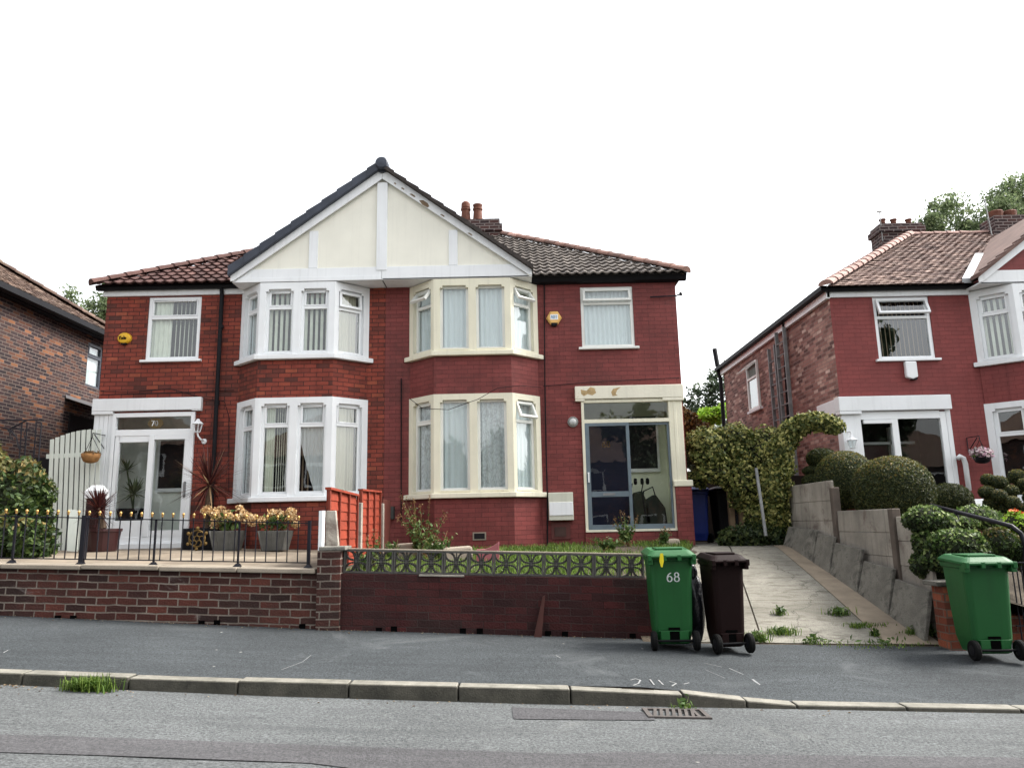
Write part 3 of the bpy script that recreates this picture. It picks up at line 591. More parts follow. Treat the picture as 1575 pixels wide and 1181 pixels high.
    if S.get('double_beam'): bm_.prism([g(xp, 13.488, z(6.14)), g(xp+sd*(hw-.03), 13.488, z(6.14)), g(xp+sd*(hw-.15), 13.488, z(6.225)), g(xp, 13.488, z(6.225))], (0, .03, 0))
    bm_.build('gable_beam', S['gtrim'], root, bevel=.004)
    for cx, wd in ((xp+sd*S.get('stud', 1.33), .17),) + (((xp, .2),) if S.get('centre') else ()):
        st = MB(); st.box(cx-wd/2, cx+wd/2, 13.485 if wd > .18 else 13.505, 13.54, z(6.33 if wd > .18 else 6.405), zt(cx+wd/2*sd)-.2+(.2*0)); st.build('gable_stud', S['gtrim'], root, bevel=.004)
    bb = MB(); T = .21
    bb.prism([g(xp, 13.45, zt(xp)), g(xp, 13.45, zt(xp)-T), g(xp+sd*(hw-.06), 13.45, zt(xt)+.045-T+.06), g(xt, 13.45, zt(xt)-.115), g(xt, 13.45, zt(xt))], (0, .03, 0)); bg_ = bb.build('bargeboard', S['gtrim'], root, bevel=.004)
    rm = MB(); rm.prism([g(xp, 13.38, zt(xp)+.005), g(xt-sd*.02, 13.38, zt(xt)+.005+.02*.742), g(xt-sd*.02, 13.95, zt(xt)+.02), g(xp, 17.3, zt(xp)+.005)], (0, 0, .035)); rm.build('gable_roof', S['tiles'], root)
    vg = MB(); n = S.get('caps', 11)
    for i in range(n):
        x0, x1 = xp+sd*hw*1.01*(i/n), xp+sd*hw*1.01*((i+1)/n); up = .03+.012*(i % 2)
        lo, hi, y0 = S['verge_h']
        a, b = zt(x0), zt(x1)
        vg.hexa([(x0, y0, a+lo), (x1, y0+.0, b+lo), (x1, y0+.3, b+lo), (x0, y0+.3, a+lo), (x0, y0, a+hi), (x1, y0, b+hi+.03), (x1, y0+.3, b+hi+.03), (x0, y0+.3, a+hi)])
    vg.build('verge_tiles', S['verge'], root, merge=False, bevel=.008 if S['verge'] == 'verge' else 0)
    sf = MB(); sf.box(min(xt, xp)+.02, max(xt, xp), 13.5, F+.02, z(6.145), z(6.165)); sf.build('soffit', S['gtrim'], root)
    # eaves of the front slope
    x0, x1 = (xo-.06, xt+.1) if sd < 0 else (xt-.1, xo+.06)
    fa = MB(); fa.box(x0 if sd < 0 else x0, x1, F-.05, F-.002, z(6.07) if S['fascia'] != 'black' else z(6.13), z(6.2)); fa.build('fascia', S['fascia'], root, bevel=.004)
    gu = MB(); k = len(gu.v); ys = [(F-.05, 6.27), (F-.16, 6.27), (F-.17, 6.22), (F-.14, 6.17), (F-.06, 6.17)]
    if S['fascia'] == 'black': ys = [(F-.05, 6.33), (F-.2, 6.33), (F-.2, 6.26), (F-.13, 6.15), (F-.06, 6.13)]
    gx0, gx1 = (xo-.16, xt+.1) if sd < 0 else (xt-.1, xo+.2)
    gu.prism([(gx0, a, z(b)) for a, b in ys], (gx1-gx0, 0, 0)); gu.build('gutter', 'black', root, bevel=.008)
    # roof: front slope, hip, side slope
    ze = z(6.24); p = .643; xe = xo+sd*.13; t = 4.0; zr = ze+p*t; ex = xe-sd*t; ye = F-.25
    if sd < 0: poly = [(xe, ye, ze), (xp, ye, ze), (xp, ye+t, zr), (ex, ye+t, zr)]
    else: poly = [(xp, ye, ze), (xe, ye, ze), (ex, ye+t, zr), (xp, ye+t, zr)]
    tile_roof('roof', poly, S['tw'], S['tg'], S['tiles'], root, S['pan'], clips=[((xt-sd*S.get('clip', 1.1), 14, 7), (-sd, 0, 0))])
    rest = MB(); rest.face([(xe, ye, ze-.02), (ex, ye+t, zr-.02), (ex, ye+t+.2, zr-.02), (xe, yb+.25, ze-.02)]); rest.face([(xe, yb+.25, ze-.02), (ex, ye+t+.2, zr-.02), (xp, ye+t+.2, zr-.02), (xp, yb+.25, ze-.02)])
    rest.face([(ex, ye+t, zr-.02), (xp, ye+t, zr-.02), (xp, ye+t+.2, zr-.02), (ex, ye+t+.2, zr-.02)]); rest.build('roof_side', S['tiles'], root)
    ridge('hip_tiles', (xe+sd*.02, ye-.02, ze+.0), (ex, ye+t, zr), .13, .33, S['hip'], root)
    ridge('ridge_tiles', (ex, ye+t+.1, zr), (xp, ye+t+.1, zr), .13, .33, S['hip'], root)
    return z, zt

# ---- number 70 (left half) and 68 (right half)
h70 = thing('semi_detached_house', 'left half of the semi, bare red brick, bright white window stone, dark capped gable edge', 'house', (-5.2, 14, 1.1), 'halves of the semi-detached pair')
def bay70(lev, i, j):
    if lev == 1: return [dict(tr=.3, curtain='net'), dict(tr=.29, curtain='blind_wide'), dict(tr=.3, curtain='half', opened=4)][i]
    return dict(tr=.26, curtain='lace') if i == 0 else (dict(tr=.25, curtain='left') if (i, j) == (1, 0) else dict(tr=.25, curtain='swept') if i == 1 else dict(tr=.24, curtain='half'))
S70 = dict(z0=.8, wall='brick_red', stone='stone_w', frame='upvc', wframe='upvc', bay=bay70, win=dict(tr=.33, curtain='left', fw=.07), gtrim='white', double_beam=True, centre=True, stud=1.32,
           tiles='tile_brown', pan=True, tw=.2, tg=.28, hip='ridge_brown', verge='verge', verge_h=(-.01, .16, 13.36), caps=10, fascia='white')
semi(h70, -7.95, -2.452, 0, (-5.28, -4.76, -3.33, -2.77), (-7.12, -6.08, 4.77, 6.05), (-7.64, -6.06, 1.4, 3.72), S70)
h68 = thing('semi_detached_house', 'right half of the semi, painted dark red with cream window stone and grey pantiles', 'house', (.4, 14, 1.0), 'halves of the semi-detached pair')
def bay68(lev, i, j):
    if lev == 1: return [dict(tr=.28, curtain='net', opened=38), dict(curtain='net'), dict(tr=.28, curtain='net', opened=34)][i]
    return [dict(tr=.24, curtain='lace'), dict(curtain='net' if j == 0 else 'lace'), dict(tr=.24, curtain='net', opened=24)][i]
S68 = dict(z0=.8, wall='brick_paint', stone='stone_c', frame='upvc_old', wframe='upvc_old', bay=bay68, win=dict(tr=.27, curtain='net', opened=9, fw=.06), gtrim='white', stud=1.37, panel='cream',
           tiles='tile_grey', pan=True, tw=.17, tg=.28, hip='ridge_mid', verge=plain('dark brown tile edge', (.04, .033, .03), .85, .3, 8), verge_h=(-.01, .055, 13.34), caps=12, fascia='black')
z68, zt68 = semi(h68, 3.26, -2.448, 0, (-1.98, -1.455, .005, .53), (1.38, 2.41, 4.84, 6.07), (1.32, 3.0, 1.36, 3.8), S68)
# apex disc, peeled patch on the right bargeboard, chimney
d = MB(); d.lathe([(.03, 13.3), (.105, 13.31), (.125, 13.34), (.125, 13.6)], (-2.45, 0, 8.47), 20, 'y'); d.build('ridge_end_cap', 'verge', h70, smooth=False)
rg = MB(); rg.lathe([(.12, 13.42), (.12, 17)], (-2.45, 0, 8.42), 14, 'y'); rg.build('gable_ridge_tiles', 'verge', h70)
d = MB()
for xa, le, dd in ((-1.63, .2, .06), (-2.05, .07, .02), (-1.86, .12, .022), (-1.28, .09, .02), (-.75, .1, .02), (-2.2, .05, .02)):
    za = zt68(xa)-.13; d.prism([(xa-le/2, 13.446, za+le*.37-.02), (xa-le*.2, 13.446, za+le*.15-dd), (xa+le*.3, 13.446, za-le*.22-dd*.9), (xa+le/2, 13.446, za-le*.37), (xa+le*.35, 13.446, za-le*.2+dd*.5), (xa-le*.1, 13.446, za+le*.1+dd*.6)], (0, .003, 0))
d.build('peeled_paint_patch', 'timber', h68)
ch = MB(); ch.box(-1.3, -.22, 17.2, 17.75, 8.2, 8.93); ch.box(-1.34, -.16, 17.15, 17.8, 8.6, 8.78)
cs = ch.build('chimney', 'brick_chim', h68)
for x, hood in ((-1.07, 1), (-.77, 0)):
    p = MB(); p.lathe([(.13, 8.93), (.12, 9.05), (.105, 9.25), (.125, 9.27), (.125, 9.31), (.1, 9.32)]+([(.115, 9.34), (.11, 9.45), (.06, 9.5)] if hood else [(.11, 9.36), (.12, 9.38), (.12, 9.41)]), (x, 17.45, 0), 14); p.build('chimney_pot', 'pot', cs, smooth=False)
# boundary return board where the two gables meet
# ---- porch of number 70
def obx(mb, x0, x1, y0, y1, z0, z1): mb.box(x0, x1, y0, y1, z0, z1); return mb
p = MB(); p.box(-8.02, -5.94, F-.09, F+.1, 3.78, 4.02); p.box(-8.02, -7.62, F-.085, F+.1, 3.72, 3.781); p.box(-6.12, -5.94, F-.085, F+.1, 3.76, 3.781); p.box(-8.02, -7.9, F+.1, 14.9, 3.74, 4.0)
p.build('porch_lintel', 'stone_w', h70, bevel=.01)
p = MB()
for i in range(4): p.box(-7.97+i*.085, -7.89+i*.085, F-.035+(.004 if i % 2 else 0), F+.06, 1.15, 3.73)
p.box(-7.99, -7.95, F-.03, 14.8, 1.15, 3.74); p.build('porch_boarding', 'white', h70, bevel=.006)
p = MB(); X0, X1 = -7.63, -6.06; y0, y1 = F-.05, F+.03
for b in ((X0, X0+.07, 1.3, 3.74), (X1-.07, X1, 1.3, 3.74), (X0+.07, X1-.07, 3.66, 3.74), (X0+.07, X1-.07, 3.3, 3.42), (X0+.07, X1-.07, 1.3, 1.42)): p.box(b[0], b[1], y0, y1, b[2], b[3])
p.box(-7.55, -7.47, y0+.01, y1, 1.42, 3.3); p.box(-6.9, -6.8, y0-.012, y1, 1.42, 3.3); p.box(-7.47, -6.9, y0+.01, y1, 3.18, 3.3); p.box(-7.47, -6.9, y0+.01, y1, 1.42, 1.72)
p.box(-6.8, -6.13, y0-.005, y1, 3.22, 3.3); p.box(-6.22, -6.13, y0-.005, y1, 1.42, 3.22); p.box(-6.8, -6.22, y0-.005, y1, 1.42, 1.53)
pf = p.build('porch_frame', 'upvc', h70, bevel=.006)
g = MB()
for b in ((-7.56, -6.12, 3.42, 3.66), (-7.47, -6.9, 1.72, 3.18), (-6.8, -6.22, 1.53, 3.22)): g.face([(b[0], F, b[2]), (b[1], F, b[2]), (b[1], F, b[3]), (b[0], F, b[3])])
g.build('pane', 'glass_dim', pf)
g = MB(); g.box(-6.18, -6.15, F-.1, F-.06, 2.15, 2.4); g.box(-6.185, -6.145, F-.075, F-.05, 2.13, 2.42); g.build('door_handle', 'steel', pf)
g = MB(); g.prism([(-6.82+.15*math.cos(t*.2618), F-.008, 3.54+.1*math.sin(t*.2618)) for t in range(24)], (0, .004, 0)); sg = g.build('number_plaque', plain('dull gold disc', (.09, .06, .02), .5), pf)
g = MB(); text(g, '70', -6.9, 3.495, .09, .014, .004, lambda a, b, h: (a, F-.009-h, b), .8); g.build('house_number', 'white', pf)
p = MB(); p.box(-7.66, -6.02, F-.14, F+.1, 1.14, 1.3); p.build('porch_step', 'stone_w', h70, bevel=.01)
p = MB(); p.face([(-7.9, 14.9, 1.2), (-6.0, 14.9, 1.2), (-6.0, 14.9, 3.9), (-7.9, 14.9, 3.9)]); p.face([(-7.9, F+.05, 1.31), (-6, F+.05, 1.31), (-6, 14.9, 1.31), (-7.9, 14.9, 1.31)]); p.face([(-7.9, F+.05, 1.3), (-7.9, 14.9, 1.3), (-7.9, 14.9, 3.9), (-7.9, F+.05, 3.9)]); p.build('porch_lining', 'plaster', h70)
p = MB(); p.box(-7.1, -6.62, 14.84, 14.88, 2.35, 3.3); p.k = 1; p.box(-7.14, -6.58, 14.82, 14.89, 2.28, 2.35); p.box(-6.62, -6.58, 14.82, 14.89, 2.35, 3.3); p.box(-7.14, -7.1, 14.82, 14.89, 2.35, 3.3); p.build('inner_window', ['dark', 'upvc'], h70)
p = MB(); p.box(-6.75+.2, -5.98, 14.78, 14.83, 1.32, 3.36)
for zz in (1.5, 2.05): 
    for xx in (-6.49, -6.24): p.box(xx, xx+.2, 14.77, 14.785, zz, zz+.45)
p.k = 1; p.prism([(-6.2+.13*math.cos(t*.2618), 14.76, 2.75+.4*max(-1, min(1, 1.3*math.sin(t*.2618)))) for t in range(24)], (0, .03, 0)); p.build('front_door', ['upvc', 'dark'], h70, bevel=.004)
# ---- porch of number 68
p = MB(); p.box(1.2, 3.27, F-.09, F+.1, 3.82, 4.07); p.box(1.2, 1.38, F-.085, F+.1, 3.78, 3.821); p.box(2.86, 3.27, F-.085, F+.1, 3.76, 3.821); p.box(3.15, 3.27, F+.1, 14.9, 3.8, 4.05); p.build('porch_lintel', 'lintel_c', h68, bevel=.01)
p = MB(); p.box(3.0, 3.235, F-.04, F+.25, 2.24, 3.8); p.box(3.06, 3.12, F-.05, F+.2, 2.24, 3.76); p.build('porch_post', 'stone_c', h68, bevel=.01)
p = MB(); p.box(2.97, 3.33, F-.14, F+.35, 2.13, 2.25); p.build('pier_cap', 'stone_c', h68, bevel=.02)
p = MB(); p.box(3.0, 3.3, F-.11, F+.3, .9, 2.13); p.box(1.3, 3.0, F-.06, F+.1, .9, 1.33); p.build('porch_pier', 'brick_paint', h68)
p = MB()
for b in ((1.31, 1.36, 1.33, 3.81), (2.97, 3.005, 1.33, 3.81), (1.36, 2.97, 3.75, 3.81), (1.36, 2.97, 3.36, 3.43), (1.31, 3.0, 1.33, 1.37)): p.box(b[0], b[1], F-.05-(.03 if b[3] == 1.37 else 0), F+.05, b[2], b[3])
wf = p.build('porch_frame', 'stone_c', h68, bevel=.004)
g = MB(); g.face([(1.36, F+.005, 3.43), (2.97, F+.005, 3.43), (2.97, F+.005, 3.75), (1.36, F+.005, 3.75)]); g.build('pane', 'glass_dim', wf)
p = MB(); y0 = F-.02
for b in ((1.36, 1.44, 1.37, 3.36), (2.14, 2.2, 1.37, 3.36), (1.44, 2.14, 3.3, 3.36), (1.44, 2.14, 1.37, 1.46), (1.44, 2.14, 1.97, 2.07)): p.box(b[0], b[1], y0-.03, y0+.02, b[2], b[3])
for b in ((2.2, 2.93, 3.31, 3.36), (2.93, 2.97, 1.37, 3.36), (2.2, 2.93, 1.37, 1.46)): p.box(b[0], b[1], y0+.01, y0+.06, b[2], b[3])
sdoor = p.build('sliding_door', 'blue_al', h68, bevel=.005)
g = MB(); g.face([(1.44, y0, 1.46), (2.14, y0, 1.46), (2.14, y0, 3.3), (1.44, y0, 3.3)]); g.face([(2.2, y0+.035, 1.46), (2.93, y0+.035, 1.46), (2.93, y0+.035, 3.31), (2.2, y0+.035, 3.31)]); g.build('pane', 'glass_dim', sdoor)
g = MB(); g.box(1.385, 1.41, F-.1, F-.07, 2.25, 2.42); g.box(1.38, 1.415, F-.075, F-.05, 2.24, 2.26); g.box(1.38, 1.415, F-.075, F-.05, 2.41, 2.43); g.build('door_handle', 'upvc', sdoor)
g = MB(); g.box(1.66, 1.88, F-.062, F-.05, 2.0, 2.04); g.build('letter_slot', 'steel', sdoor)
p = MB(); p.face([(1.25, 15.0, 1.3), (3.1, 15.0, 1.3), (3.1, 15.0, 3.9), (1.25, 15.0, 3.9)]); p.face([(1.25, F+.06, 1.36), (3.1, F+.06, 1.36), (3.1, 15.0, 1.36), (1.25, 15.0, 1.36)]); p.face([(3.1, F+.1, 1.3), (3.1, 15.0, 1.3), (3.1, 15.0, 3.9), (3.1, F+.1, 3.9)]); p.build('porch_lining', plain('pale green cream distemper', (.74, .76, .58), .85, .08), h68)
p = MB(); p.box(1.42, 2.3, 14.94, 14.99, 1.37, 3.45); fd = p.build('front_door', 'navy', h68)
g = MB(); text(g, '68', 1.8, 3.0, .11, .02, .006, lambda a, b, h: (a, 14.935-h, b), .8); g.build('house_number', 'gold', fd)
p = MB(); p.box(2.36, 2.9, 14.95, 14.99, 2.55, 3.6); p.k = 1; p.box(2.32, 2.94, 14.92, 14.99, 2.48, 2.55); p.box(2.9, 2.94, 14.92, 14.99, 2.55, 3.6); p.build('inner_window', ['dark', 'upvc_old'], h68)
def pushchair(x, y, z, s, label):
    t = thing('pushchair', label, 'pushchair', (x, y, z), 'pushchairs folded in the porch'); b = MB(); a = (x, y, z)
    P = lambda u, v, w: (x+u*s, y+v, z+w*s)
    b.prism([P(-.24, -.1, .12), P(.26, -.1, .1), P(.2, -.1, .55), P(.06, -.1, .9), P(-.14, -.1, .86), P(-.26, -.1, .5)], (0, .22, 0)); b.build('seat', plain('dark green cloth', (.02, .025, .014), .9, .3), t, bevel=.03)
    f = MB()
    for u in (-.16, .1): f.tube([P(u+.04, -.12, .04), P(u-.06, -.12, .9), P(u-.02, -.12, 1.08)], .012, 6)
    f.build('frame', 'black', t)
    for u in (-.24, -.1, .06, .19):
        wl = MB(); wl.lathe([(.02, -.025), (.07*s, -.025), (.08*s, 0), (.07*s, .025), (.02, .025)], P(u, -.12, 1.12), 12, 'x'); wl.build('wheel', 'rubber', t)
pushchair(2.42, 14.5, 1.37, .8, 'folded dark pushchair upended with four small wheels up, behind the blue porch door')
t = thing('shopping_trolley', 'dark cloth bag trolley with a bent handle behind the porch glass', 'trolley', (2.75, 14.6, 1.37)); b = MB()
b.prism([(2.5, 14.4, 1.4), (2.93, 14.4, 1.38), (2.9, 14.4, 1.75), (2.72, 14.4, 2.02), (2.5, 14.4, 1.9)], (0, .25, 0)); b.build('bag', plain('black green cloth', (.016, .02, .014), .9, .3), t, bevel=.03)
b = MB(); b.tube([(2.46, 14.46, 1.8), (2.5, 14.46, 2.08), (2.68, 14.46, 2.16), (2.72, 14.46, 2.0)], .014, 6); b.build('handle', 'black', t)
# downpipe and cables of 70, wire and hook of 68
p = MB(); p.tube([(-5.66, F-.1, 6.18), (-5.66, F-.07, 6.0), (-5.64, F-.06, 1.15)], .04, 10); 
for zz in (5.4, 3.9, 2.4): p.lathe([(.05, zz-.03), (.05, zz+.03)], (-5.645, F-.06, 0), 10)
p.build('downpipe', 'black', h70, smooth=False)
p = MB()
def cable(pts, r=.007): p.tube([at(x, y, F-.03) if not isinstance(x, Vector) else x for x, y in pts], r, 5)
cable([(155, 602), (200, 603), (262, 598), (285, 604), (318, 614), (345, 617), (352, 640), (352, 760)]); cable([(155, 607), (220, 605), (300, 603), (360, 600)]); p.build('cable', 'black', h70)
p = MB(); cable([(838, 590), (840, 700), (842, 770), (842, 840)], .014); cable([(837, 436), (838, 590)], .012); cable([(835, 594), (905, 588), (1045, 581)], .006); cable([(617, 582), (617, 800)], .012)
p.tube([at(630, 613, 13.45), at(650, 628, 13.4), at(690, 630, 13.4), at(735, 614, 13.4), at(765, 597, 13.4), at(800, 593, 13.45), at(832, 596, 13.9)], .006, 5); p.build('cable', 'black', h68)
p = MB(); p.tube([at(1000, 457, F-.04), at(1040, 455, F-.06), at(1047, 452, F-.1)], .014, 6); p.lathe([(.03, -.03), (.035, 0), (.02, .035)], at(1047, 452, F-.1), 8); p.build('wire_hook', 'iron', h68)
p = MB(); p.box(-.76, -.52, 13.5, 13.53, 1.24, 1.38); p.k = 1; p.box(-.735, -.545, 13.495, 13.52, 1.262, 1.358); p.build('air_brick', ['coping', 'dark'], h68)
def peel(px, pts):
    g = MB(); g.prism([(lambda q: (q.x, F-.092, q.z))(at(px+x, 603+y, F-.09)) for x, y in pts], (0, .003, 0)); return g
for px, pts in ((906, [(-13, -4), (-4, -2), (2, -8), (8, -6), (11, 1), (5, 5), (-2, 3), (-8, 6), (-12, 3)]), (946, [(-3, -5), (9, -8), (3, -3), (1, 3), (4, 5), (-4, 6), (-6, 0)])): peel(px, pts).build('peeled_paint_patch', plain('tan bare stone', (.42, .3, .15), .85, .3, 12), h68)
# ---- neighbour on the right: the same design, one step down the street
hn = thing('semi_detached_house', 'right neighbour with flat red front, worn clay roof and white porch behind the topiary', 'house', (9, 14, .7))
def bayn(lev, i, j):
    return dict(tr=.3, curtain='blind_wide' if i < 2 else 'net') if lev else dict(tr=.3, curtain='left' if i else None)
Sn = dict(z0=.2, wall='brick_paint2', side='brick_pink', stone='stone_w', frame='upvc', wframe='upvc', bay=bayn, win=dict(tr=.33, curtain='blind_brown', opened=20, fw=.065), gtrim='white', stud=1.33, panel='brick_paint2',
          tiles='tile_plain', pan=False, tw=.165, tg=.1, hip='ridge_pink', verge='tile_plain', verge_h=(.0, .05, 13.36), caps=16, fascia='white', clip=3.0)
DZ = -.33
semi(hn, 6.27, 11.77, DZ, (9.0, 9.54, 10.95, 11.5), (7.11, 8.21, 4.48, 5.74), (6.55, 8.24, 1.1, 3.4), Sn)
h3 = thing('semi_detached_house', 'second half of the right neighbour pair, beyond the right edge', 'house', (14.5, 14, .5)); S3 = dict(Sn); S3.pop('side')
semi(h3, 17.27, 11.774, DZ, (12.04, 12.6, 14.0, 14.54), (15.3, 16.4, 4.48, 5.74), (15.3, 15.31, 1.1, 1.15), S3)
p = MB(); p.box(6.2, 8.34, F-.1, F+.1, 3.48, 3.76); p.box(6.2, 6.62, F-.095, F+.1, 3.42, 3.481); p.box(6.2, 6.4, F+.1, 14.95, 3.46, 3.74); p.build('porch_lintel', 'stone_w', hn, bevel=.012)
p = MB(); p.box(6.25, 6.52, F-.03, F+.2, .5, 3.43); p.build('porch_post', 'stone_w', hn, bevel=.01); p = MB(); p.box(8.24, 8.33, F-.03, F+.1, .5, 3.5); p.build('porch_post', 'stone_w', hn, bevel=.01)
p = MB()
for b in ((6.52, 6.62, .9, 3.45), (8.13, 8.24, .9, 3.45), (6.62, 8.13, 3.32, 3.47), (6.62, 8.13, .9, 1.1), (7.2, 7.32, 1.1, 3.32)): p.box(b[0], b[1], F-.02, F+.06, b[2], b[3])
p.box(6.66, 7.2, F-.05, F+.0, 3.24, 3.31); pf = p.build('porch_frame', 'upvc', hn, bevel=.006)
g = MB(); g.face([(6.62, F+.02, 1.1), (8.13, F+.02, 1.1), (8.13, F+.02, 3.32), (6.62, F+.02, 3.32)]); g.build('pane', 'glass_dim', pf)
p = MB(); p.face([(6.3, 15.3, .6), (8.4, 15.3, .6), (8.4, 15.3, 3.6), (6.3, 15.3, 3.6)]); p.k = 1; p.box(6.85, 6.9, 15.1, 15.2, 1, 3.3); p.box(7.7, 7.75, 15.1, 15.2, 1, 3.3); p.box(6.4, 8.2, 15.1, 15.2, 2.95, 3.0); p.k = 2; p.box(6.95, 7.68, 15.2, 15.25, 1, 2.94); p.build('front_door', ['dark', 'upvc', plain('dark maroon paint', (.05, .008, .01), .4)], hn)
p = MB(); p.tube([(6.19, 15.9+.35, 5.85), (6.2, 16.3, 5.6), (6.2, 16.7, 2.0)], .045, 8); p.build('downpipe', 'black', hn); p = MB(); p.tube([(6.14, 21.6, 5.9), (6.2, 21.6, 5.6), (6.2, 21.6, 2)], .06, 8); p.build('downpipe', 'black', hn); p = MB(); p.tube([(6.14, 21.6, 6.0), (6.1, 21.65, 6.55)], .07, 8); p.build('vent_stack', 'black', hn)
gx = MB(); gx.box(6.06, 6.18, 13.85, 21.7, 5.86, 5.95); gx.build('side_gutter', 'black', hn); gx = MB(); gx.box(6.19, 6.265, 13.95, 21.6, 5.72, 5.86); gx.build('side_fascia', 'white', hn)
ls = Loc((6.27, 21.5), (6.27, 14.0))
wn = window(hn, ls, 21.5-19.25, 21.5-18.42, 4.28, 5.5, -.06, tr=.33, opened=50, curtain=None, mat='upvc_old')
g = MB(); g.face([ls.p(21.5-19.2, -.006, 4.32), ls.p(21.5-18.47, -.006, 4.32), ls.p(21.5-18.47, -.006, 5.46), ls.p(21.5-19.2, -.006, 5.46)]); g.build('curtain', plain('grey green blind', (.22, .25, .23), .9), wn)
g = MB(); ls.box(g, 21.5-19.35, 21.5-18.32, -.08, .02, 4.22, 4.28); g.build('window_sill', 'stone_w', hn)
vm = MB(); vm.prism([(8.74, 13.72, 5.9), (8.92, 13.72, 5.9), (10.42, 15.5, 7.05), (10.24, 15.5, 7.05)], (0, -.02, .09)); vm.build('valley_flashing', 'lead', hn)
for (pa, pb, yy, zz0) in ((1341, 1418, 18.2, 7.9), ):
    a, b = at(pa+12, 342, yy), at(pb, 342, yy); cm = MB(); cm.box(a.x, b.x, yy, yy+.55, zz0, a.z-.03); cm.box(a.x-.05, b.x+.05, yy-.05, yy+.6, a.z-.28, a.z-.12); cs = cm.build('chimney', 'brick_chim', hn)
    for k in (1357, 1374, 1397):
        q = at(k, 340, yy+.25); g = MB(); g.lathe([(.07, q.z-.08), (.07, q.z+.0), (.09, q.z+.01), (.09, q.z+.04)], (q.x, q.y, 0), 10); g.build('chimney_pot', 'pot', cs)
    q = at(1353, 340, yy); g = MB(); g.tube([(q.x, yy-.03, zz0+.6), (q.x, yy-.03, q.z+.25)], .012, 5); g.tube([(q.x-.06, yy-.03, q.z+.24), (q.x+.06, yy-.03, q.z+.24)], .025, 5); g.build('aerial', 'steel', cs)
a, b = at(1522, 343, 17.8), at(1572, 336, 17.8); cm = MB(); cm.box(a.x, b.x+.6, 17.6, 18.2, 7.7, a.z+.12); cm.box(a.x-.1, b.x+.7, 17.55, 18.25, 7.7, a.z-.25); cs = cm.build('chimney', 'brick_chim', hn)
for k in (1536, 1557):
    q = at(k, 335, 17.8); g = MB(); g.lathe([(.15, a.z+.1), (.16, q.z+.05), (.18, q.z+.18), (.165, q.z+.2)], (q.x, 17.9, 0), 14); g.build('chimney_pot', 'pot', cs)
q = at(1532, 345, 17.3); g = MB(); g.tube([(q.x, 17.5, 8.2), (q.x-.06, 17.5, q.z+.75)], .014, 5); g.build('aerial', 'steel', cs)
# ---- neighbour on the left: only its side wall shows
hl = thing('brick_house', 'left neighbour, bare side wall of purple and orange bricks under a mossy roof', 'house', (-12, 15, 1.2)); XL = -10.2; ZE = 6.42
p = MB(); ls = Loc((XL, 11.0), (XL, 18.2)); wall_holes(p, ls, 0, ls.L, .9, ZE, [(17.33-11, 17.98-11, 4.98, 6.05)], .1, edge=False)
p.face([(-17, 18.2, .9), (XL, 18.2, .9), (XL, 18.2, ZE), (-17, 18.2, ZE)]); p.face([(-17, 11, .9), (XL, 11, .9), (XL, 11, ZE), (-17, 11, ZE)]); p.build('wall', 'brick_multi', hl)
p = MB(); p.box(-17, XL-.8, 16.5, 18.1, 4, 6.3); p.build('interior', 'dark', hl)
window(hl, ls, 17.33-11, 17.98-11, 4.98, 6.05, .02, tr=.3, curtain='net', mat=plain('dark grey window frame', (.05, .055, .07), .4))
e = XL+.28; zr = ZE+.643*3.7; tile_roof('roof', [(e, 10.6, ZE-.05), (e, 18.5, ZE-.05), (e-3.7, 14.8, zr), (e-3.7, 14.3, zr)], .17, .11, 'tile_dark', hl, False)
ridge('hip_tiles', (e+.02, 18.52, ZE-.04), (e-3.7, 14.8, zr), .13, .33, 'tile_dark', hl)
p = MB(); p.face([(e, 18.5, ZE-.07), (-17, 18.5, ZE-.07), (e-3.7, 14.8, zr)]); p.face([(e, 10.6, ZE-.07), (e-3.7, 14.3, zr), (-17, 10.6, ZE-.07)]); p.build('roof_back', 'tile_dark', hl)
p = MB(); p.box(XL+.16, e+.07, 10.6, 18.5, ZE-.2, ZE-.08); p.box(XL+.01, XL+.16, 10.9, 18.3, ZE-.22, ZE-.12); p.build('gutter', 'black', hl)
p = MB(); p.prism([(XL+.02, 16.6, 4.55), (XL+.02, 18.1, 4.5), (XL+.75, 18.1, 4.25), (XL+.75, 16.6, 4.3)], (0, 0, .07)); p.box(XL+.7, XL+.76, 16.6, 18.1, 4.2, 4.33); p.build('side_canopy', 'white', hl)
p = MB(); p.box(XL+.005, XL+.03, 16.8, 18.0, 2.0, 4.2); p.build('side_door', 'dark', hl)
# ------------------------------------------------------------------ street
ipz = lambda t: (lambda x: float(np.interp(x, [a for a, b in t], [b for a, b in t])))
zk = ipz([(-80, 4.0), (-12, .84), (-6, .515), (-4.3, .425), (-2, .305), (.4, .208), (4, .07), (9, -.1), (14, -.28), (80, -3)])
zb = ipz([(-80, 4.2), (-12, .95), (-5.9, .6), (-2.26, .375), (1.43, .195), (4.6, .09), (9, -.05), (14, -.2), (80, -2.9)])
kt = lambda x: zk(x)-.09*min(1, max(0, (x-1.05)/1.05))
def pave(x, y): return kt(x)+(zb(x)-kt(x))*min(1.05, max(0, (y-6.4)/2.4))
def road(x, y): return zk(x)-.118+.036*min(1, max(0, -x/4.5))+.07*(1-((y-1)/5.3)**2)*(1 if y > -6 else 0)
def drv(x, y): t = min(1, max(0, (y-8.65)/4.1)); return zb(x)+.004+(1.05-zb(x))*(t*1.12-.12*t*t)
def lawn(x, y): t = min(1, (y-9)/4.6); return .93-.035*(x+2)+(1.1-.93+.035*(x+2))*max(0, t)
def on(px, py, fz):
    y = 8.
    for _ in range(60):
        p = at(px, py, y); y2 = y+(p.z-fz(p.x, y))*4.*.25*(y/1.6); y = max(2, min(25, .5*y+.5*y2))
    return at(px, py, y)
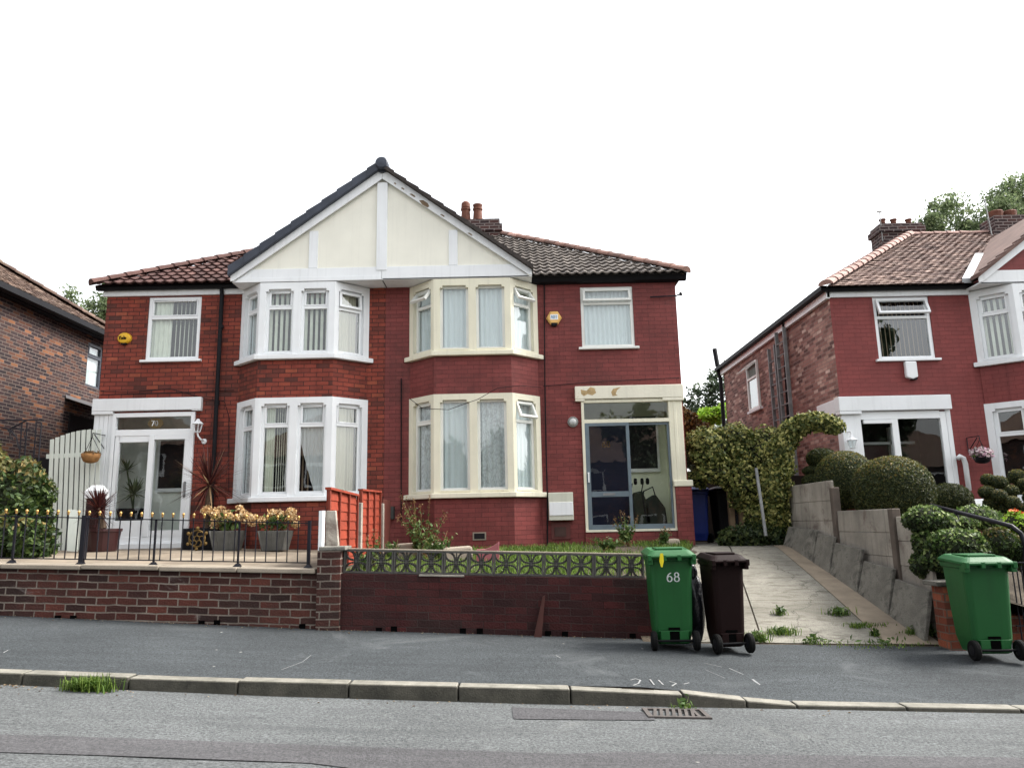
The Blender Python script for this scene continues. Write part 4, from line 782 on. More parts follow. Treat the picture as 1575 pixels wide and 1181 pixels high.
def frange(a, b, n): return [a+(b-a)*i/n for i in range(n+1)]
def asphalt(name, c, var, speck, cracks=.0, blot=None):
    m, nt, b = nmat(name); t = nt.nodes.new('ShaderNodeTexCoord'); v = t.outputs['Object']
    n1 = noise_n(nt, v, .5, 7, .4, .6); n2 = noise_n(nt, v, 50, 5, 0, .8); n3 = noise_n(nt, v, 26, 4)
    c0 = mixc(nt, mrange(nt, n1.outputs['Fac'], .3, .7, 0, 1), scl(c, 1-var), scl(c, 1+var))
    c0 = mixc(nt, mrange(nt, n2.outputs['Fac'], .38, .7, 0, 1), mixc(nt, 1., c0, (1-speck,)*3, 'MULTIPLY'), mixc(nt, 1., c0, (1+speck*1.2,)*3, 'MULTIPLY'))
    c0 = mixc(nt, mrange(nt, n3.outputs['Fac'], .66, .78, 0, .3), c0, scl(c, 1.8))
    vo = nt.nodes.new('ShaderNodeTexVoronoi'); vo.inputs['Scale'].default_value = 2.1; nt.links.new(v, vo.inputs['Vector'])
    c0 = mixc(nt, mrange(nt, vo.outputs['Distance'], .015, .035, .8, 0), c0, (.45, .44, .4))       # trodden gum and droppings
    mp = nt.nodes.new('ShaderNodeMapping'); mp.inputs['Scale'].default_value = (.5, 5, 1); nt.links.new(v, mp.inputs[0]); n6 = noise_n(nt, mp.outputs[0], 1.2, 8, .6, .7)
    c0 = mixc(nt, mrange(nt, n6.outputs['Fac'], .45, .7, 0, .55), c0, scl(c, .55)); n7 = noise_n(nt, v, 7, 8, .8, .75); c0 = mixc(nt, mrange(nt, n7.outputs['Fac'], .55, .75, 0, .45), c0, scl(c, 1.55))
    if blot: n5 = noise_n(nt, v, blot[0], 8, 1.2, .7); c0 = mixc(nt, mrange(nt, n5.outputs['Fac'], blot[1], blot[1]+.14, 0, blot[3]), c0, blot[2])
    nt.links.new(c0, b.inputs['Base Color']); b.inputs['Roughness'].default_value = .9; b.inputs['Specular IOR Level'].default_value = .15
    bump(nt, b, n2.outputs['Fac'], .9, .012); return m
def structure(o): o['kind'] = 'structure'; return o
xs = sorted(set(frange(-40, -14, 10)+frange(-14, 14, 112)+frange(14, 40, 10)))
mb = MB(); mb.grid(xs, frange(-8, 6.3, 30), road); structure(mb.build('road', asphalt('worn asphalt', (.106, .112, .114), .2, .62, blot=(.9, .58, (.17, .175, .17), .6)), smooth=True))
mb = MB(); mb.grid(xs, frange(6.36, 8.95, 12), pave); structure(mb.build('pavement', asphalt('dark pavement asphalt', (.051, .057, .061), .25, .55, blot=(.8, .56, (.095, .102, .106), .7)), smooth=True))
strip = MB(); top = [(-60, 1128), (200, 1136), (500, 1147), (870, 1160), (960, 1157), (1060, 1160), (1350, 1163), (1640, 1166)]; P_ = [on(x, y, road) for x, y in top]
for a, b in zip(P_, P_[1:]):
    f = lambda p, dy: (p.x*1.0, p.y-dy, road(p.x, p.y-dy)+.005)
    d0, d1 = [.36 if p.x < -1 else .36+min(.5, (p.x+1)*.3) for p in (a, b)]
    strip.face([f(a, d0), f(b, d1), f(b, 0), f(a, 0)])
structure(strip.build('road_trench_strip', asphalt('darker relaid asphalt', (.085, .084, .088), .15, .45)))
pt = MB(); q = [on(787, 1088, road), on(1003, 1096, road), on(1008, 1108, road), on(790, 1106, road)]; pt.face([(p.x, min(p.y, 6.21), road(p.x, min(p.y, 6.21))+.005) for p in (q[3], q[2], q[1], q[0])]); structure(pt.build('road_patch', asphalt('dark asphalt patch', (.075, .074, .078), .15, .5)))
kb = MB(); x = -20.0; random.seed(3)
ke = sorted([at(p, 1050, 6.4).x for p in (53, 213, 377, 543, 707, 875, 1043, 1137, 1212, 1375, 1545)]); ke = [ke[0]-.915*i for i in range(20, 0, -1)]+ke+[ke[-1]+.915*i for i in range(1, 14)]
for a, b in zip(ke, ke[1:]):
    j = random.uniform(-.006, .006); g_ = .005; k0 = lambda x: kt(x)+j+.004
    kb.hexa([(a+g_, 6.22, zk(a)-.2), (b-g_, 6.22, zk(b)-.2), (b-g_, 6.385, zk(b)-.2), (a+g_, 6.385, zk(a)-.2), (a+g_, 6.235, k0(a)), (b-g_, 6.235, k0(b)), (b-g_, 6.385, k0(b)), (a+g_, 6.385, k0(a))])
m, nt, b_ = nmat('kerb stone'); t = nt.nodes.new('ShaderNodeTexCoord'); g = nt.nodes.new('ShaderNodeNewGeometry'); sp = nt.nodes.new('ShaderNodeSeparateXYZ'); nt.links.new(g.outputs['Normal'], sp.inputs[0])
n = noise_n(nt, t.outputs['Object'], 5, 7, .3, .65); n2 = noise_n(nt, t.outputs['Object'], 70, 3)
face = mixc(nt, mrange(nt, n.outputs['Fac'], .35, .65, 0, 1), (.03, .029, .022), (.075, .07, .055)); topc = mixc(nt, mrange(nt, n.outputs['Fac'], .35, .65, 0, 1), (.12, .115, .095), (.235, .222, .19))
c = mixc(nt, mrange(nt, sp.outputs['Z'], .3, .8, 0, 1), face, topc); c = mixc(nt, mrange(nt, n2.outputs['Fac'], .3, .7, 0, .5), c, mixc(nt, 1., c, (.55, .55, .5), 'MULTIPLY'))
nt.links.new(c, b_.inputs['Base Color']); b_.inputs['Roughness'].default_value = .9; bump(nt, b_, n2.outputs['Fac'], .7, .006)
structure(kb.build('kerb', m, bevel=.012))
kj = MB(); kj.grid(xs, [6.34, 6.4], lambda x, y: kt(x)-.012); kj.build('kerb_bed', 'soil')['kind'] = 'structure'
# ground behind the pavement
def gz(x, y):
    if y < 9.0: return zk(x)-.5
    return min(.9, drv(min(x, 4.7), max(y, 8.7)))-.16
mb = MB(); mb.grid(sorted(set(frange(-300, -20, 6)+frange(-20, 20, 40)+frange(20, 300, 6))), [-300, -60, -20, 8.9, 9.0, 10, 11, 12, 13, 14, 20, 30, 80, 400], gz); structure(mb.build('ground', 'soil'))
mb = MB(); mb.grid(frange(4.86, 18, 18), frange(8.72, 14, 10), lambda x, y: min(1.0, zb(x)+.25+(y-8.7)*.3)+(.2 if x < 5.6 else 0)); structure(mb.build('garden_bed', 'soil'))
# concrete driveway with a smoother strip along the panel wall
m, nt, b_ = nmat('old cast concrete'); t = nt.nodes.new('ShaderNodeTexCoord'); v = t.outputs['Object']
n1 = noise_n(nt, v, .9, 8, .5, .65); n2 = noise_n(nt, v, 60, 4, 0, .7); mp = nt.nodes.new('ShaderNodeMapping'); mp.inputs['Scale'].default_value = (2, 7, 2); nt.links.new(v, mp.inputs[0]); n3 = noise_n(nt, mp.outputs[0], 1.6, 9, 1., .75)
c = mixc(nt, mrange(nt, n1.outputs['Fac'], .3, .7, 0, 1), (.16, .152, .128), (.33, .315, .272)); c = mixc(nt, mrange(nt, n3.outputs['Fac'], .48, .6, 0, .85), c, (.13, .12, .1)); c = mixc(nt, mrange(nt, n2.outputs['Fac'], .45, .7, 0, .7), c, (.19, .18, .15))
vo = nt.nodes.new('ShaderNodeTexVoronoi'); vo.feature = 'DISTANCE_TO_EDGE'; vo.inputs['Scale'].default_value = .5; wb = noise_n(nt, v, 3, 6); av = nt.nodes.new('ShaderNodeVectorMath'); av.operation = 'MULTIPLY_ADD'; nt.links.new(wb.outputs['Color'], av.inputs[0]); av.inputs[1].default_value = (.7, .7, 0); nt.links.new(v, av.inputs[2]); nt.links.new(av.outputs[0], vo.inputs['Vector'])
c = mixc(nt, mrange(nt, vo.outputs['Distance'], .0015, .007, .6, 0), c, (.045, .042, .035)); n8 = noise_n(nt, v, 14, 6, 1.5, .75); c = mixc(nt, mrange(nt, n8.outputs['Fac'], .54, .66, 0, .6), c, (.12, .11, .09))
nt.links.new(c, b_.inputs['Base Color']); b_.inputs['Roughness'].default_value = .95; b_.inputs['Specular IOR Level'].default_value = .15; bump(nt, b_, n2.outputs['Fac'], .9, .02)
xe = lambda y: 1.62+max(0, min(1, (y-8.7)/4.5))*1.5
dm = MB(); gap = .004; rows = [8.62, 9.25, 10.0, 10.95, 12.0, 13.2, 15.5, 24]
for i, (a, b) in enumerate(zip(rows, rows[1:])):
    for u0, u1 in ((0, .36), (.36, .8), (.8, 1)):
        if u0 == .8: a2, b2, dz = a, b, .006
        else: a2, b2, dz = a, b, random.uniform(-.003, .004)
        gap = .02 if u0 == .36 else .004
        E = lambda u, y: xe(y)+(4.72-xe(y))*u
        ys_ = frange(a2+.003, b2, 4)
        for y0, y1 in zip(ys_, ys_[1:]): dm.face([(E(u0, y0)+gap, y0, drv(E(u0, y0), y0)+dz), (E(u1, y0), y0, drv(E(u1, y0), y0)+dz), (E(u1, y1), y1, drv(E(u1, y1), y1)+dz), (E(u0, y1)+gap, y1, drv(E(u0, y1), y1)+dz)], 1 if u0 == .8 else 0)
structure(dm.build('driveway', [m, plain('buff cement screed', (.23, .188, .14), .9, .25, 2.5, 70, .004, dirt=(1.8, .6, (.22, .19, .15), .6), streak=.2)]))
mb = MB(); mb.grid(frange(1.4, 4.8, 8), frange(8.6, 24, 20), lambda x, y: drv(x, y)-.014); structure(mb.build('driveway_bed', 'soil'))
ctop = lambda x: 1.05-.036*(x+2.28)
mb = MB(); pz = lambda x, y: min(1.21, ctop(x)-.03+(y-9)*.014); mb.grid(frange(-14, -2.4, 20), frange(8.95, 14.0, 10), pz); structure(mb.build('patio', brick('buff paving flags laid in bond', [(0, (.17, .14, .105)), (.5, (.23, .19, .145)), (1, (.28, .24, .185))], (.16, .13, .1), .6, .6, .008, dirt=(1.2, .58, (.2, .17, .13), .5), grime=.3)))
mb = MB(); mb.grid(frange(-2.3, 3.15, 24), frange(8.98, 13.98, 16), lambda x, y: lawn(x, y) if x < xe(y)+.1 else drv(x, y)-.06); structure(mb.build('lawn_soil', 'soil', smooth=True))
gm = MB(); random.seed(11); pts = []
while len(pts) < 15000:
    y = random.uniform(9.0, 13.85); x = random.uniform(-2.1, xe(y)-.02); k = math.sin(x*2.1+1)+math.sin(y*1.7+x)
    if k+random.uniform(-1, 1) < -.9 and x > -.6: continue
    if x < -.4 and random.random() < .55: continue
    if y > 13.4 and -2.05 < x < .6: continue
    pts.append((x, y, lawn(x, y)-.01))
blades(gm, pts, .1, .006, .6); g = gm.build('lawn_grass', 'grass', merge=False); tag(g, 'rough overgrown grass of the front lawn behind the pierced block wall', 'grass', kind='stuff')

# ------------------------------------------------------------------ garden walls on the street
lw = thing('garden_wall', 'low brick wall with pale pointing and sandstone coping under the black railings', 'wall', (-5, 8.8, .5), 'front garden walls'); mb = MB()
wx = frange(-14, -2.3, 24)
for a, b in zip(wx, wx[1:]):
    ta, tb = ctop(a)-.055, ctop(b)-.055; mb.face([(a, 8.8, zb(a)-.15), (b, 8.8, zb(b)-.15), (b, 8.8, tb), (a, 8.8, ta)]); mb.face([(a, 8.8, ta), (b, 8.8, tb), (b, 9.03, tb), (a, 9.03, ta)])
mb.build('brickwork', 'brick_wall', lw, shear=.043)
wh = MB()
for px, py in ((89, 951), (113, 951), (310, 959), (334, 958), (465, 964)):
    q = at(px, py, 8.8); wh.box(q.x-.035, q.x+.035, 8.79, 8.85, q.z-.03, q.z+.035)
wh.build('weep_hole', 'void', lw)
cj = sorted([at(p, 868, 8.76).x for p in (125, 245, 365)]); cj = [cj[0]-.93*i for i in range(8, 0, -1)]+cj+[-2.31]
for a, b in zip(cj, cj[1:]):
    j = random.uniform(-.006, .008); c_ = MB(); c_.hexa([(a+.004, 8.74, ctop(a)-.055+j), (b-.004, 8.74, ctop(b)-.055+j), (b-.004, 9.06, ctop(b)-.055+j), (a+.004, 9.06, ctop(a)-.055+j), (a+.004, 8.74, ctop(a)+j), (b-.004, 8.74, ctop(b)+j), (b-.004, 9.06, ctop(b)+j), (a+.004, 9.06, ctop(a)+j)]); c_.build('coping_stone', 'coping', lw, bevel=.012)
rw = thing('garden_wall', 'garden wall painted dark red, topped by a row of grey pierced blocks', 'wall', (-.3, 8.8, .3), 'front garden walls'); mb = MB(); wt = lambda x: .985-.0375*(x+2.02)
wx = frange(-2.02, 1.62, 14)
for a, b in zip(wx, wx[1:]):
    ta, tb = wt(a), wt(b); mb.face([(a, 8.8, zb(a)-.15), (b, 8.8, zb(b)-.15), (b, 8.8, tb), (a, 8.8, ta)]); mb.face([(a, 8.8, ta), (b, 8.8, tb), (b, 9.02, tb), (a, 9.02, ta)]); mb.face([(a, 9.02, .2), (b, 9.02, .2), (b, 9.02, tb), (a, 9.02, ta)])
mb.face([(1.62, 8.8, 0), (1.62, 9.02, 0), (1.62, 9.02, wt(1.62)), (1.62, 8.8, wt(1.62))])
mb.build('brickwork', 'brick_wall2', rw, shear=.043)
mb = MB(); mb.box(-2.285, -2.02, 8.74, 9.04, .2, 1.25); mb.build('pier', 'brick_wall', rw, shear=.0)
mb = MB(); mb.box(-2.27, -1.96, 8.73, 9.06, 1.25, 1.295); mb.build('pier_cap', 'conc_d', rw, bevel=.01)
wh = MB()
for px, py in ((583, 969), (606, 967), (712, 970), (738, 970), (843, 974), (869, 975), (973, 978)):
    q = at(px, py, 8.8); wh.box(q.x-.035, q.x+.035, 8.79, 8.85, q.z-.03, q.z+.03)
wh.build('weep_hole', 'void', rw)
mo = MB()
for a, b in ((-1.12, -.6), ): mo.hexa([(a, 8.785, wt(a)-.012), (b, 8.785, wt(b)-.012), (b, 9.0, wt(b)-.012), (a, 9.0, wt(a)-.012), (a, 8.785, wt(a)+.004), (b, 8.785, wt(b)+.004), (b, 9.0, wt(b)+.004), (a, 9.0, wt(a)+.004)])
mo.build('mortar_bed', 'conc', rw)
def screen_block():
    mb = MB(); W, H, f, T = .286, .262, .018, .09
    for b in ((0, W, 0, f), (0, W, H-f, H), (0, f, f, H-f), (W-f, W, f, H-f)): mb.box(b[0], b[1], 0, T, b[2], b[3])
    cx, cz = W/2, H/2
    for sx in (-1, 1):
        for sz in (-1, 1):
            for bow in (-1, 1):
                prev = None
                for i in range(9):
                    t = i/8; bx, bz = cx+sx*(.012+t*(W/2-.014)), cz+sz*(.012+t*(H/2-.014)); nx_, nz_ = -sz, sx; o = bow*.03*math.sin(math.pi*min(1, t*1.02))
                    p = (bx+nx_*o, bz+nz_*o)
                    if prev: mb.hexa(ribbon(prev, p, .0095, .008, T-.006))
                    prev = p
        # petals that meet the middle of each side
    for (ax, az) in ((1, 0), (-1, 0), (0, 1), (0, -1)):
        a, b = (cx+ax*.012, cz+az*.012), (cx+ax*(W/2-f), cz+az*(H/2-f)); mid = ((a[0]+b[0])/2, (a[1]+b[1])/2)
        mb.hexa(ribbon(a, b, .006, .02, T-.02)) if ax == 0 else None
    mb.lathe([(.016, .004), (.019, .01), (.019, T-.012), (.016, T-.004)], (cx, 0, cz), 10, 'y')
    return mb
def ribbon(p, q, hw, y0, y1):
    dx, dz = q[0]-p[0], q[1]-p[1]; l = math.hypot(dx, dz) or 1; ox, oz = -dz/l*hw, dx/l*hw; ex, ez = dx/l*hw*.6, dz/l*hw*.6
    c = [(p[0]-ex-ox, p[1]-ez-oz), (q[0]+ex-ox, q[1]+ez-oz), (q[0]+ex+ox, q[1]+ez+oz), (p[0]-ex+ox, p[1]-ez+oz)]
    return [(a, y0, b) for a, b in c]+[(a, y1, b) for a, b in c]
b0 = screen_block().build('screen_block', 'block', None, merge=False); b0.parent = rw; base = Vector((-.3, 8.8, .3)); sl = math.atan(.0385)
for i in range(12):
    o = b0 if i == 0 else b0.copy()
    if i: col.objects.link(o); o.parent = rw
    x = -2.015+i*.2925; o.location = Vector((x, 8.865, wt(x)+.006))-base; o.rotation_euler = (0, sl, 0)
cp = MB(); xa, xb_ = -2.02, 1.5; cp.hexa([(xa, 8.862, wt(xa)+.272), (xb_, 8.862, wt(xb_)+.269), (xb_, 8.958, wt(xb_)+.269), (xa, 8.958, wt(xa)+.272), (xa, 8.862, wt(xa)+.284), (xb_, 8.862, wt(xb_)+.281), (xb_, 8.958, wt(xb_)+.281), (xa, 8.958, wt(xa)+.284)]); cp.build('block_capping', 'coping', rw)
# railings on the left wall
rl = thing('railing', 'low black iron railing with gold ball tips on the sandstone coping', 'railing', (-4.5, 8.9, 1.1)); rz = lambda x: 1.565-.0445*(x+2.45); rb = lambda x: ctop(x)+.055
mb = MB(); mb.bar((-9, 8.9, rz(-9)), (-2.42, 8.9, rz(-2.42)), .03, .012); mb.bar((-9, 8.9, rb(-9)), (-2.42, 8.9, rb(-2.42)), .03, .012); mb.build('rail', 'iron', rl)
for x, th in ((at(20, 850, 8.9).x, .02), (at(127, 840, 8.9).x, .05), (at(237, 850, 8.9).x, .02), (at(366, 860, 8.9).x, .02), (-2.43, .035)):
    mb = MB(); mb.box(x-th/2, x+th/2, 8.9-th/2, 8.9+th/2, ctop(x)-.01, rz(x)+(.03 if th > .03 else 0)); mb.prism([(x-.05, 8.86, ctop(x)), (x+.05, 8.86, ctop(x)), (x+.015, 8.88, ctop(x)+.035), (x-.015, 8.88, ctop(x)+.035)], (0, .05, 0)); mb.build('post', 'iron', rl)
k = 0; x = -2.56; bar0 = None
while x > -6.6:
    mb = MB(); mb.tube([(x, 8.9, rb(x)), (x, 8.9, rz(x)+.035)], .0075, 6); o = mb.build('bar', 'iron', rl)
    mb = MB(); mb.lathe([(.008, 0), (.013, .008), (.008, .018), (.014, .026), (.017, .038), (.012, .05), (.004, .056)], (x, 8.9, rz(x)+.03), 8); mb.build('ball_tip', 'gold', o, smooth=True); x -= .1245

# ------------------------------------------------------------------ party fence
ft = thing('fence', 'orange red timber fence panels between the two front gardens, set in concrete posts', 'fence', (-2.3, 10.5, 1.1)); XF = -2.3
def panel(y0, y1, z0, zt0, zt1, nb):
    mb = MB(); n = 8
    for i in range(n):
        a = i/n; zA = lambda y, q: z0+((zt0+(zt1-zt0)*(y-y0)/(y1-y0))-z0)*q
        for (q0, q1) in ((a, (i+1)/n+.01),):
            mb.hexa([(XF-.012, y0, zA(y0, q0)), (XF+.014, y0, zA(y0, q0)), (XF+.014, y1, zA(y1, q0)), (XF-.012, y1, zA(y1, q0)), (XF-.012, y0, zA(y0, q1)), (XF+.002, y0, zA(y0, q1)), (XF+.002, y1, zA(y1, q1)), (XF-.012, y1, zA(y1, q1))])
    mb.k = 1
    for j in range(nb+1):
        y = y0+(y1-y0)*j/nb; zt_ = zt0+(zt1-zt0)*j/nb; mb.box(XF+.012, XF+.04, y-.02, y+.02, z0, zt_)
    mb.k = 0; mb.bar((XF+.01, y0-.02, zt0+.015), (XF+.01, y1+.02, zt1+.015), .075, .03)
    mb.build('fence_panel', ['fence', plain('dark red stained batten', (.17, .028, .014), .7, .2)], ft)
panel(9.2, 10.85, 1.0, 1.97, 1.95, 3); panel(11.12, 12.7, 1.05, 2.04, 2.08, 3)
mb = MB(); mb.box(XF-.03, XF+.05, 12.85, 13.6, 1.05, 1.98); mb.build('fence_panel', plain('dark stained timber', (.09, .02, .014), .7, .2), ft)
for y, zt_ in ((10.98, 1.86), (12.8, 1.9)): 
    mb = MB(); mb.box(XF-.05, XF+.07, y-.06, y+.05, .9, zt_); mb.build('concrete_post', 'conc', ft, bevel=.01)
mb = MB(); a = at(493, 785, 8.98); mb.box(-2.33, -2.285, 8.93, 9.05, 1.0, 1.71); mb.build('white_post', 'white', ft)
mb = MB(); mb.prism([(-2.28, 9.06, 1.2), (-2.12, 9.06, 1.29), (-2.165, 9.06, 1.71), (-2.28, 9.06, 1.71)], (0, .07, 0)); mb.build('concrete_post', 'conc', ft, bevel=.008)

# ------------------------------------------------------------------ wheelie bins
def wheelie(body_mat, label, tag_=None, num=None, W=.57, D=.66, H=1.0, group='wheelie bins'):
    t = thing('wheelie_bin', label, 'bin', (0, 0, 0), group); mb = MB()
    secs = [(.0, .40, .40), (.06, .43, .43), (.14, .455, .5), (.16, .46, .505), (.55, .495, .56), (.9, .525, .61), (.905, .56, .65), (.955, .57, .66)]
    n = 0
    rings = []
    for z, w_, d_ in secs:
        w_, d_ = w_*W/.57, d_*D/.66; r = .055; pts = []
        for cx, cy, a0 in ((w_/2-r, -r, -90), (w_/2-r, -d_+r, 180+0)): pass
        yb = -.0; yc = .02-(.66-d_)*.15
        for sx, sy, a0 in ((1, -1, -90), (1, 1, 0), (-1, 1, 90), (-1, -1, 180)):
            for i in range(5):
                a = R(a0+90*i/4); pts.append((sx*(w_/2-r)+r*math.cos(a), yc+sy*(d_/2-r)+r*math.sin(a)+(.66-d_)*.12, z*H/1.0+.055))
        rings.append(pts)
    for pts in rings: mb.v += pts
    m_ = len(rings[0])
    for i in range(len(rings)-1):
        for j in range(m_): j2 = (j+1) % m_; mb.f.append((i*m_+j, i*m_+j2, (i+1)*m_+j2, (i+1)*m_+j)); mb.mi.append(0)
    mb.f.append(tuple(reversed(range(m_)))); mb.mi.append(0)
    # foot mouldings on the axle side
    f = -.238*D/.66
    for a, b in ((-.17, -.06), (.06, .17)): mb.box(a*W/.57, b*W/.57, f-.02, f+.1, .075, .2)
    mb.box(-.19*W/.57, .19*W/.57, f-.016, f+.05, .19, .2)
    mb.build('body', body_mat, t, smooth=False, bevel=.008)
    mb = MB(); mb.box(-.06, .06, f-.012, f+.04, .09, .23); mb.build('foot_recess', 'void', t)
    l = MB(); w2, d2 = .3*W/.57, .36*D/.66; zt = H+.012+.0
    prof = [(1.0, .0), (1.02, .012), (1.0, .03), (.86, .062), (.78, .075), (.7, .068)]
    rr = []
    for k, h in prof:
        pts = []
        for sx, sy, a0 in ((1, -1, -90), (1, 1, 0), (-1, 1, 90), (-1, -1, 180)):
            for i in range(5): a = R(a0+22.5*i); r = .07*k; pts.append((sx*(w2*k-r)+r*math.cos(a), .0+sy*(d2*k-r)+r*math.sin(a), zt+h+.012*(sy)*k))
        rr.append(pts)
    for p_ in rr: l.v += p_
    for i in range(len(rr)-1):
        for j in range(20): j2 = (j+1) % 20; l.f.append((i*20+j, i*20+j2, (i+1)*20+j2, (i+1)*20+j)); l.mi.append(0)
    l.f.append(tuple(range((len(rr)-1)*20, len(rr)*20))); l.mi.append(0); l.f.append(tuple(reversed(range(20)))); l.mi.append(0)
    l.box(-w2*.55, w2*.55, -d2*.55, d2*.6, zt+.06, zt+.085)
    l.build('lid', body_mat, t, bevel=.01)
    h = MB(); yh = -d2-.035
    h.tube([(-w2*.95, yh+.01, zt+.0), (w2*.95, yh+.01, zt+.0)], .017, 8)
    for x in (-w2*.9, -w2*.3, w2*.3, w2*.9): h.box(x-.02, x+.02, yh-.005, -d2+.08, zt-.045, zt+.018)
    h.box(w2*.78, w2*.98, yh+.02, -d2+.1, zt-.085, zt-.02); h.box(-w2*.98, -w2*.78, yh+.02, -d2+.1, zt-.085, zt-.02)
    h.build('handle', body_mat, t, bevel=.006)
    ax = MB(); ax.tube([(-.27*W/.57, f-.03, .1), (.27*W/.57, f-.03, .1)], .012, 8); ax.build('axle', 'bin_k', t)
    for sx in (-1, 1):
        x = sx*.255*W/.57; wl = MB(); wl.lathe([(.045, -.028), (.09, -.028), (.1, -.014), (.1, .014), (.09, .028), (.045, .028)], (x, f-.03, .1), 22, 'x'); o = wl.build('wheel', 'rubber', t)
        hb = MB(); hb.lathe([(.02, -.034), (.05, -.031), (.055, .031), (.02, .034)], (x, f-.03, .1), 14, 'x'); hb.build('hub', 'black', o)
    if num:
        def yf(zz): dd = float(np.interp((zz-.055)/H, [.16, .55, .9], [.505, .56, .61]))*D/.66; return .02-.03*(.66-dd)-dd/2
        nb = MB(); text(nb, num, -.05, .70, .092, .0115, .003, lambda a, b, hh: (a, yf(b)-hh, b), .82); nb.build('painted_number', 'white', t)
    if tag_:
        tg = MB(); tg.prism([(-.125, -.372, .86), (-.11, -.372, .86), (-.095, -.376, .92), (-.1, -.386, 1.0), (-.13, -.386, 1.0), (-.14, -.376, .92)], (0, -.004, 0)); tg.build('tag', 'yellow', t)
    return t
g1 = wheelie('bin_g', 'green wheelie bin with white number 68 and a yellow tag', True, '68', W=.49, D=.54, H=.95)
g1.location = (1.665, 8.34, pave(1.66, 8.34)); g1.rotation_euler = (0, 0, R(-3))
g2 = wheelie('bin_b', 'dark brown wheelie bin beside the numbered green one on the pavement', W=.385, D=.48, H=.92); g2.location = (2.225, 8.26, pave(2.22, 8.26)); g2.rotation_euler = (0, 0, R(5))
g3 = wheelie('bin_g', 'plain green wheelie bin turned askew beside the orange brick pier', W=.49, D=.54, H=.94); g3.location = (4.85, 8.06, pave(4.85, 8.06)+.015); g3.rotation_euler = (0, 0, R(-5))
g4 = wheelie('bin_u', 'blue wheelie bin half hidden behind the porch pier in the side passage', W=.5, D=.5); g4.location = (3.62, 15.0, 1.06); g4.rotation_euler = (0, 0, R(170))
g5 = wheelie('bin_k', 'black wheelie bin under the ivy, next to the blue one', W=.5, D=.5); g5.location = (4.16, 14.9, 1.06); g5.rotation_euler = (0, 0, R(186))
bag = MB(); bag.ell((1.985, 8.56, .2+.36), (.11, .14, .36), 16, 12, .12, 3); bag.ell((1.98, 8.55, .93), (.05, .06, .1), 10, 8, .2, 3); bo = bag.build('rubbish_bag', plain('black polythene', (.012, .012, .016), .25, .2, 8, 14, .03, spec=.6), origin=(1.99, 8.5, .2), smooth=True); tag(bo, 'shiny black rubbish bag behind the gap between the numbered green and brown bins', 'rubbish bag')
# ------------------------------------------------------------------ things fixed to or hung on the walls
t = thing('alarm_box', 'round yellow alarm box with black lettering high on the left brick front', 'alarm', at(193, 521, F)); c = at(193, 521, F); mb = MB()
mb.lathe([(.13, F-.001), (.13, F-.05), (.11, F-.075), (.02, F-.085)], (c.x, 0, c.z), 24, 'y'); mb.v = [(x, y, c.z+(z-c.z)*.84) for x, y, z in mb.v]; mb.build('cover', 'amber', t, smooth=False)
g = MB(); text(g, 'Yale', c.x-.085, c.z-.03, .062, .013, .003, lambda a, b, h: (a, F-.087-h, b), .75); g.build('lettering', 'black', t)
g = MB(); g.box(c.x-.05, c.x+.05, F-.06, F-.002, c.z-.125, c.z-.095); g.build('siren_base', 'black', t)
c = at(852, 490, F); t = thing('alarm_box', 'hexagonal pale orange alarm box with a white plate on the dark red front', 'alarm', c); mb = MB()
hx = [(math.cos(R(60*i))*.15, math.sin(R(60*i))*.15) for i in range(6)]
k = len(mb.v); mb.v += [(c.x+a, F-.001, c.z+b) for a, b in hx]+[(c.x+a, F-.05, c.z+b) for a, b in hx]+[(c.x+a*.8, F-.085, c.z+b*.8) for a, b in hx]
for i in range(6):
    j = (i+1) % 6; mb.f += [(i, j, 6+j, 6+i), (6+i, 6+j, 12+j, 12+i)]; mb.mi += [0, 0]
mb.f.append(tuple(range(12, 18))); mb.mi.append(0); mb.build('cover', 'orange_p', t)
g = MB(); g.box(c.x-.075, c.x+.075, F-.089, F-.084, c.z-.045, c.z+.06); g.build('white_plate', 'white', t); g = MB(); text(g, 'ADT', c.x-.062, c.z-.02, .055, .012, .002, lambda a, b, h: (a, F-.0895-h, b), .8); g.build('lettering', plain('pale blue print', (.2, .35, .5), .5), t)
g = MB(); g.prism([(c.x-.07, F-.002, c.z-.1), (c.x+.07, F-.002, c.z-.1), (c.x+.045, F-.002, c.z-.165), (c.x-.045, F-.002, c.z-.165)], (0, -.08, 0)); g.build('siren_base', 'black', t, bevel=.01)
c = at(1399, 570, F); t = thing('alarm_box', 'tall white alarm box under the upstairs window of the right neighbour', 'alarm', c); mb = MB(); mb.prism([(c.x-.11, F, c.z-.14), (c.x, F, c.z-.18), (c.x+.11, F, c.z-.14), (c.x+.11, F, c.z+.17), (c.x-.11, F, c.z+.17)], (0, -.09, 0)); mb.build('cover', 'white', t, bevel=.02); g = MB(); g.box(c.x-.02, c.x+.09, F-.08, F-.01, c.z-.19, c.z-.13); g.build('siren_base', 'black', t)
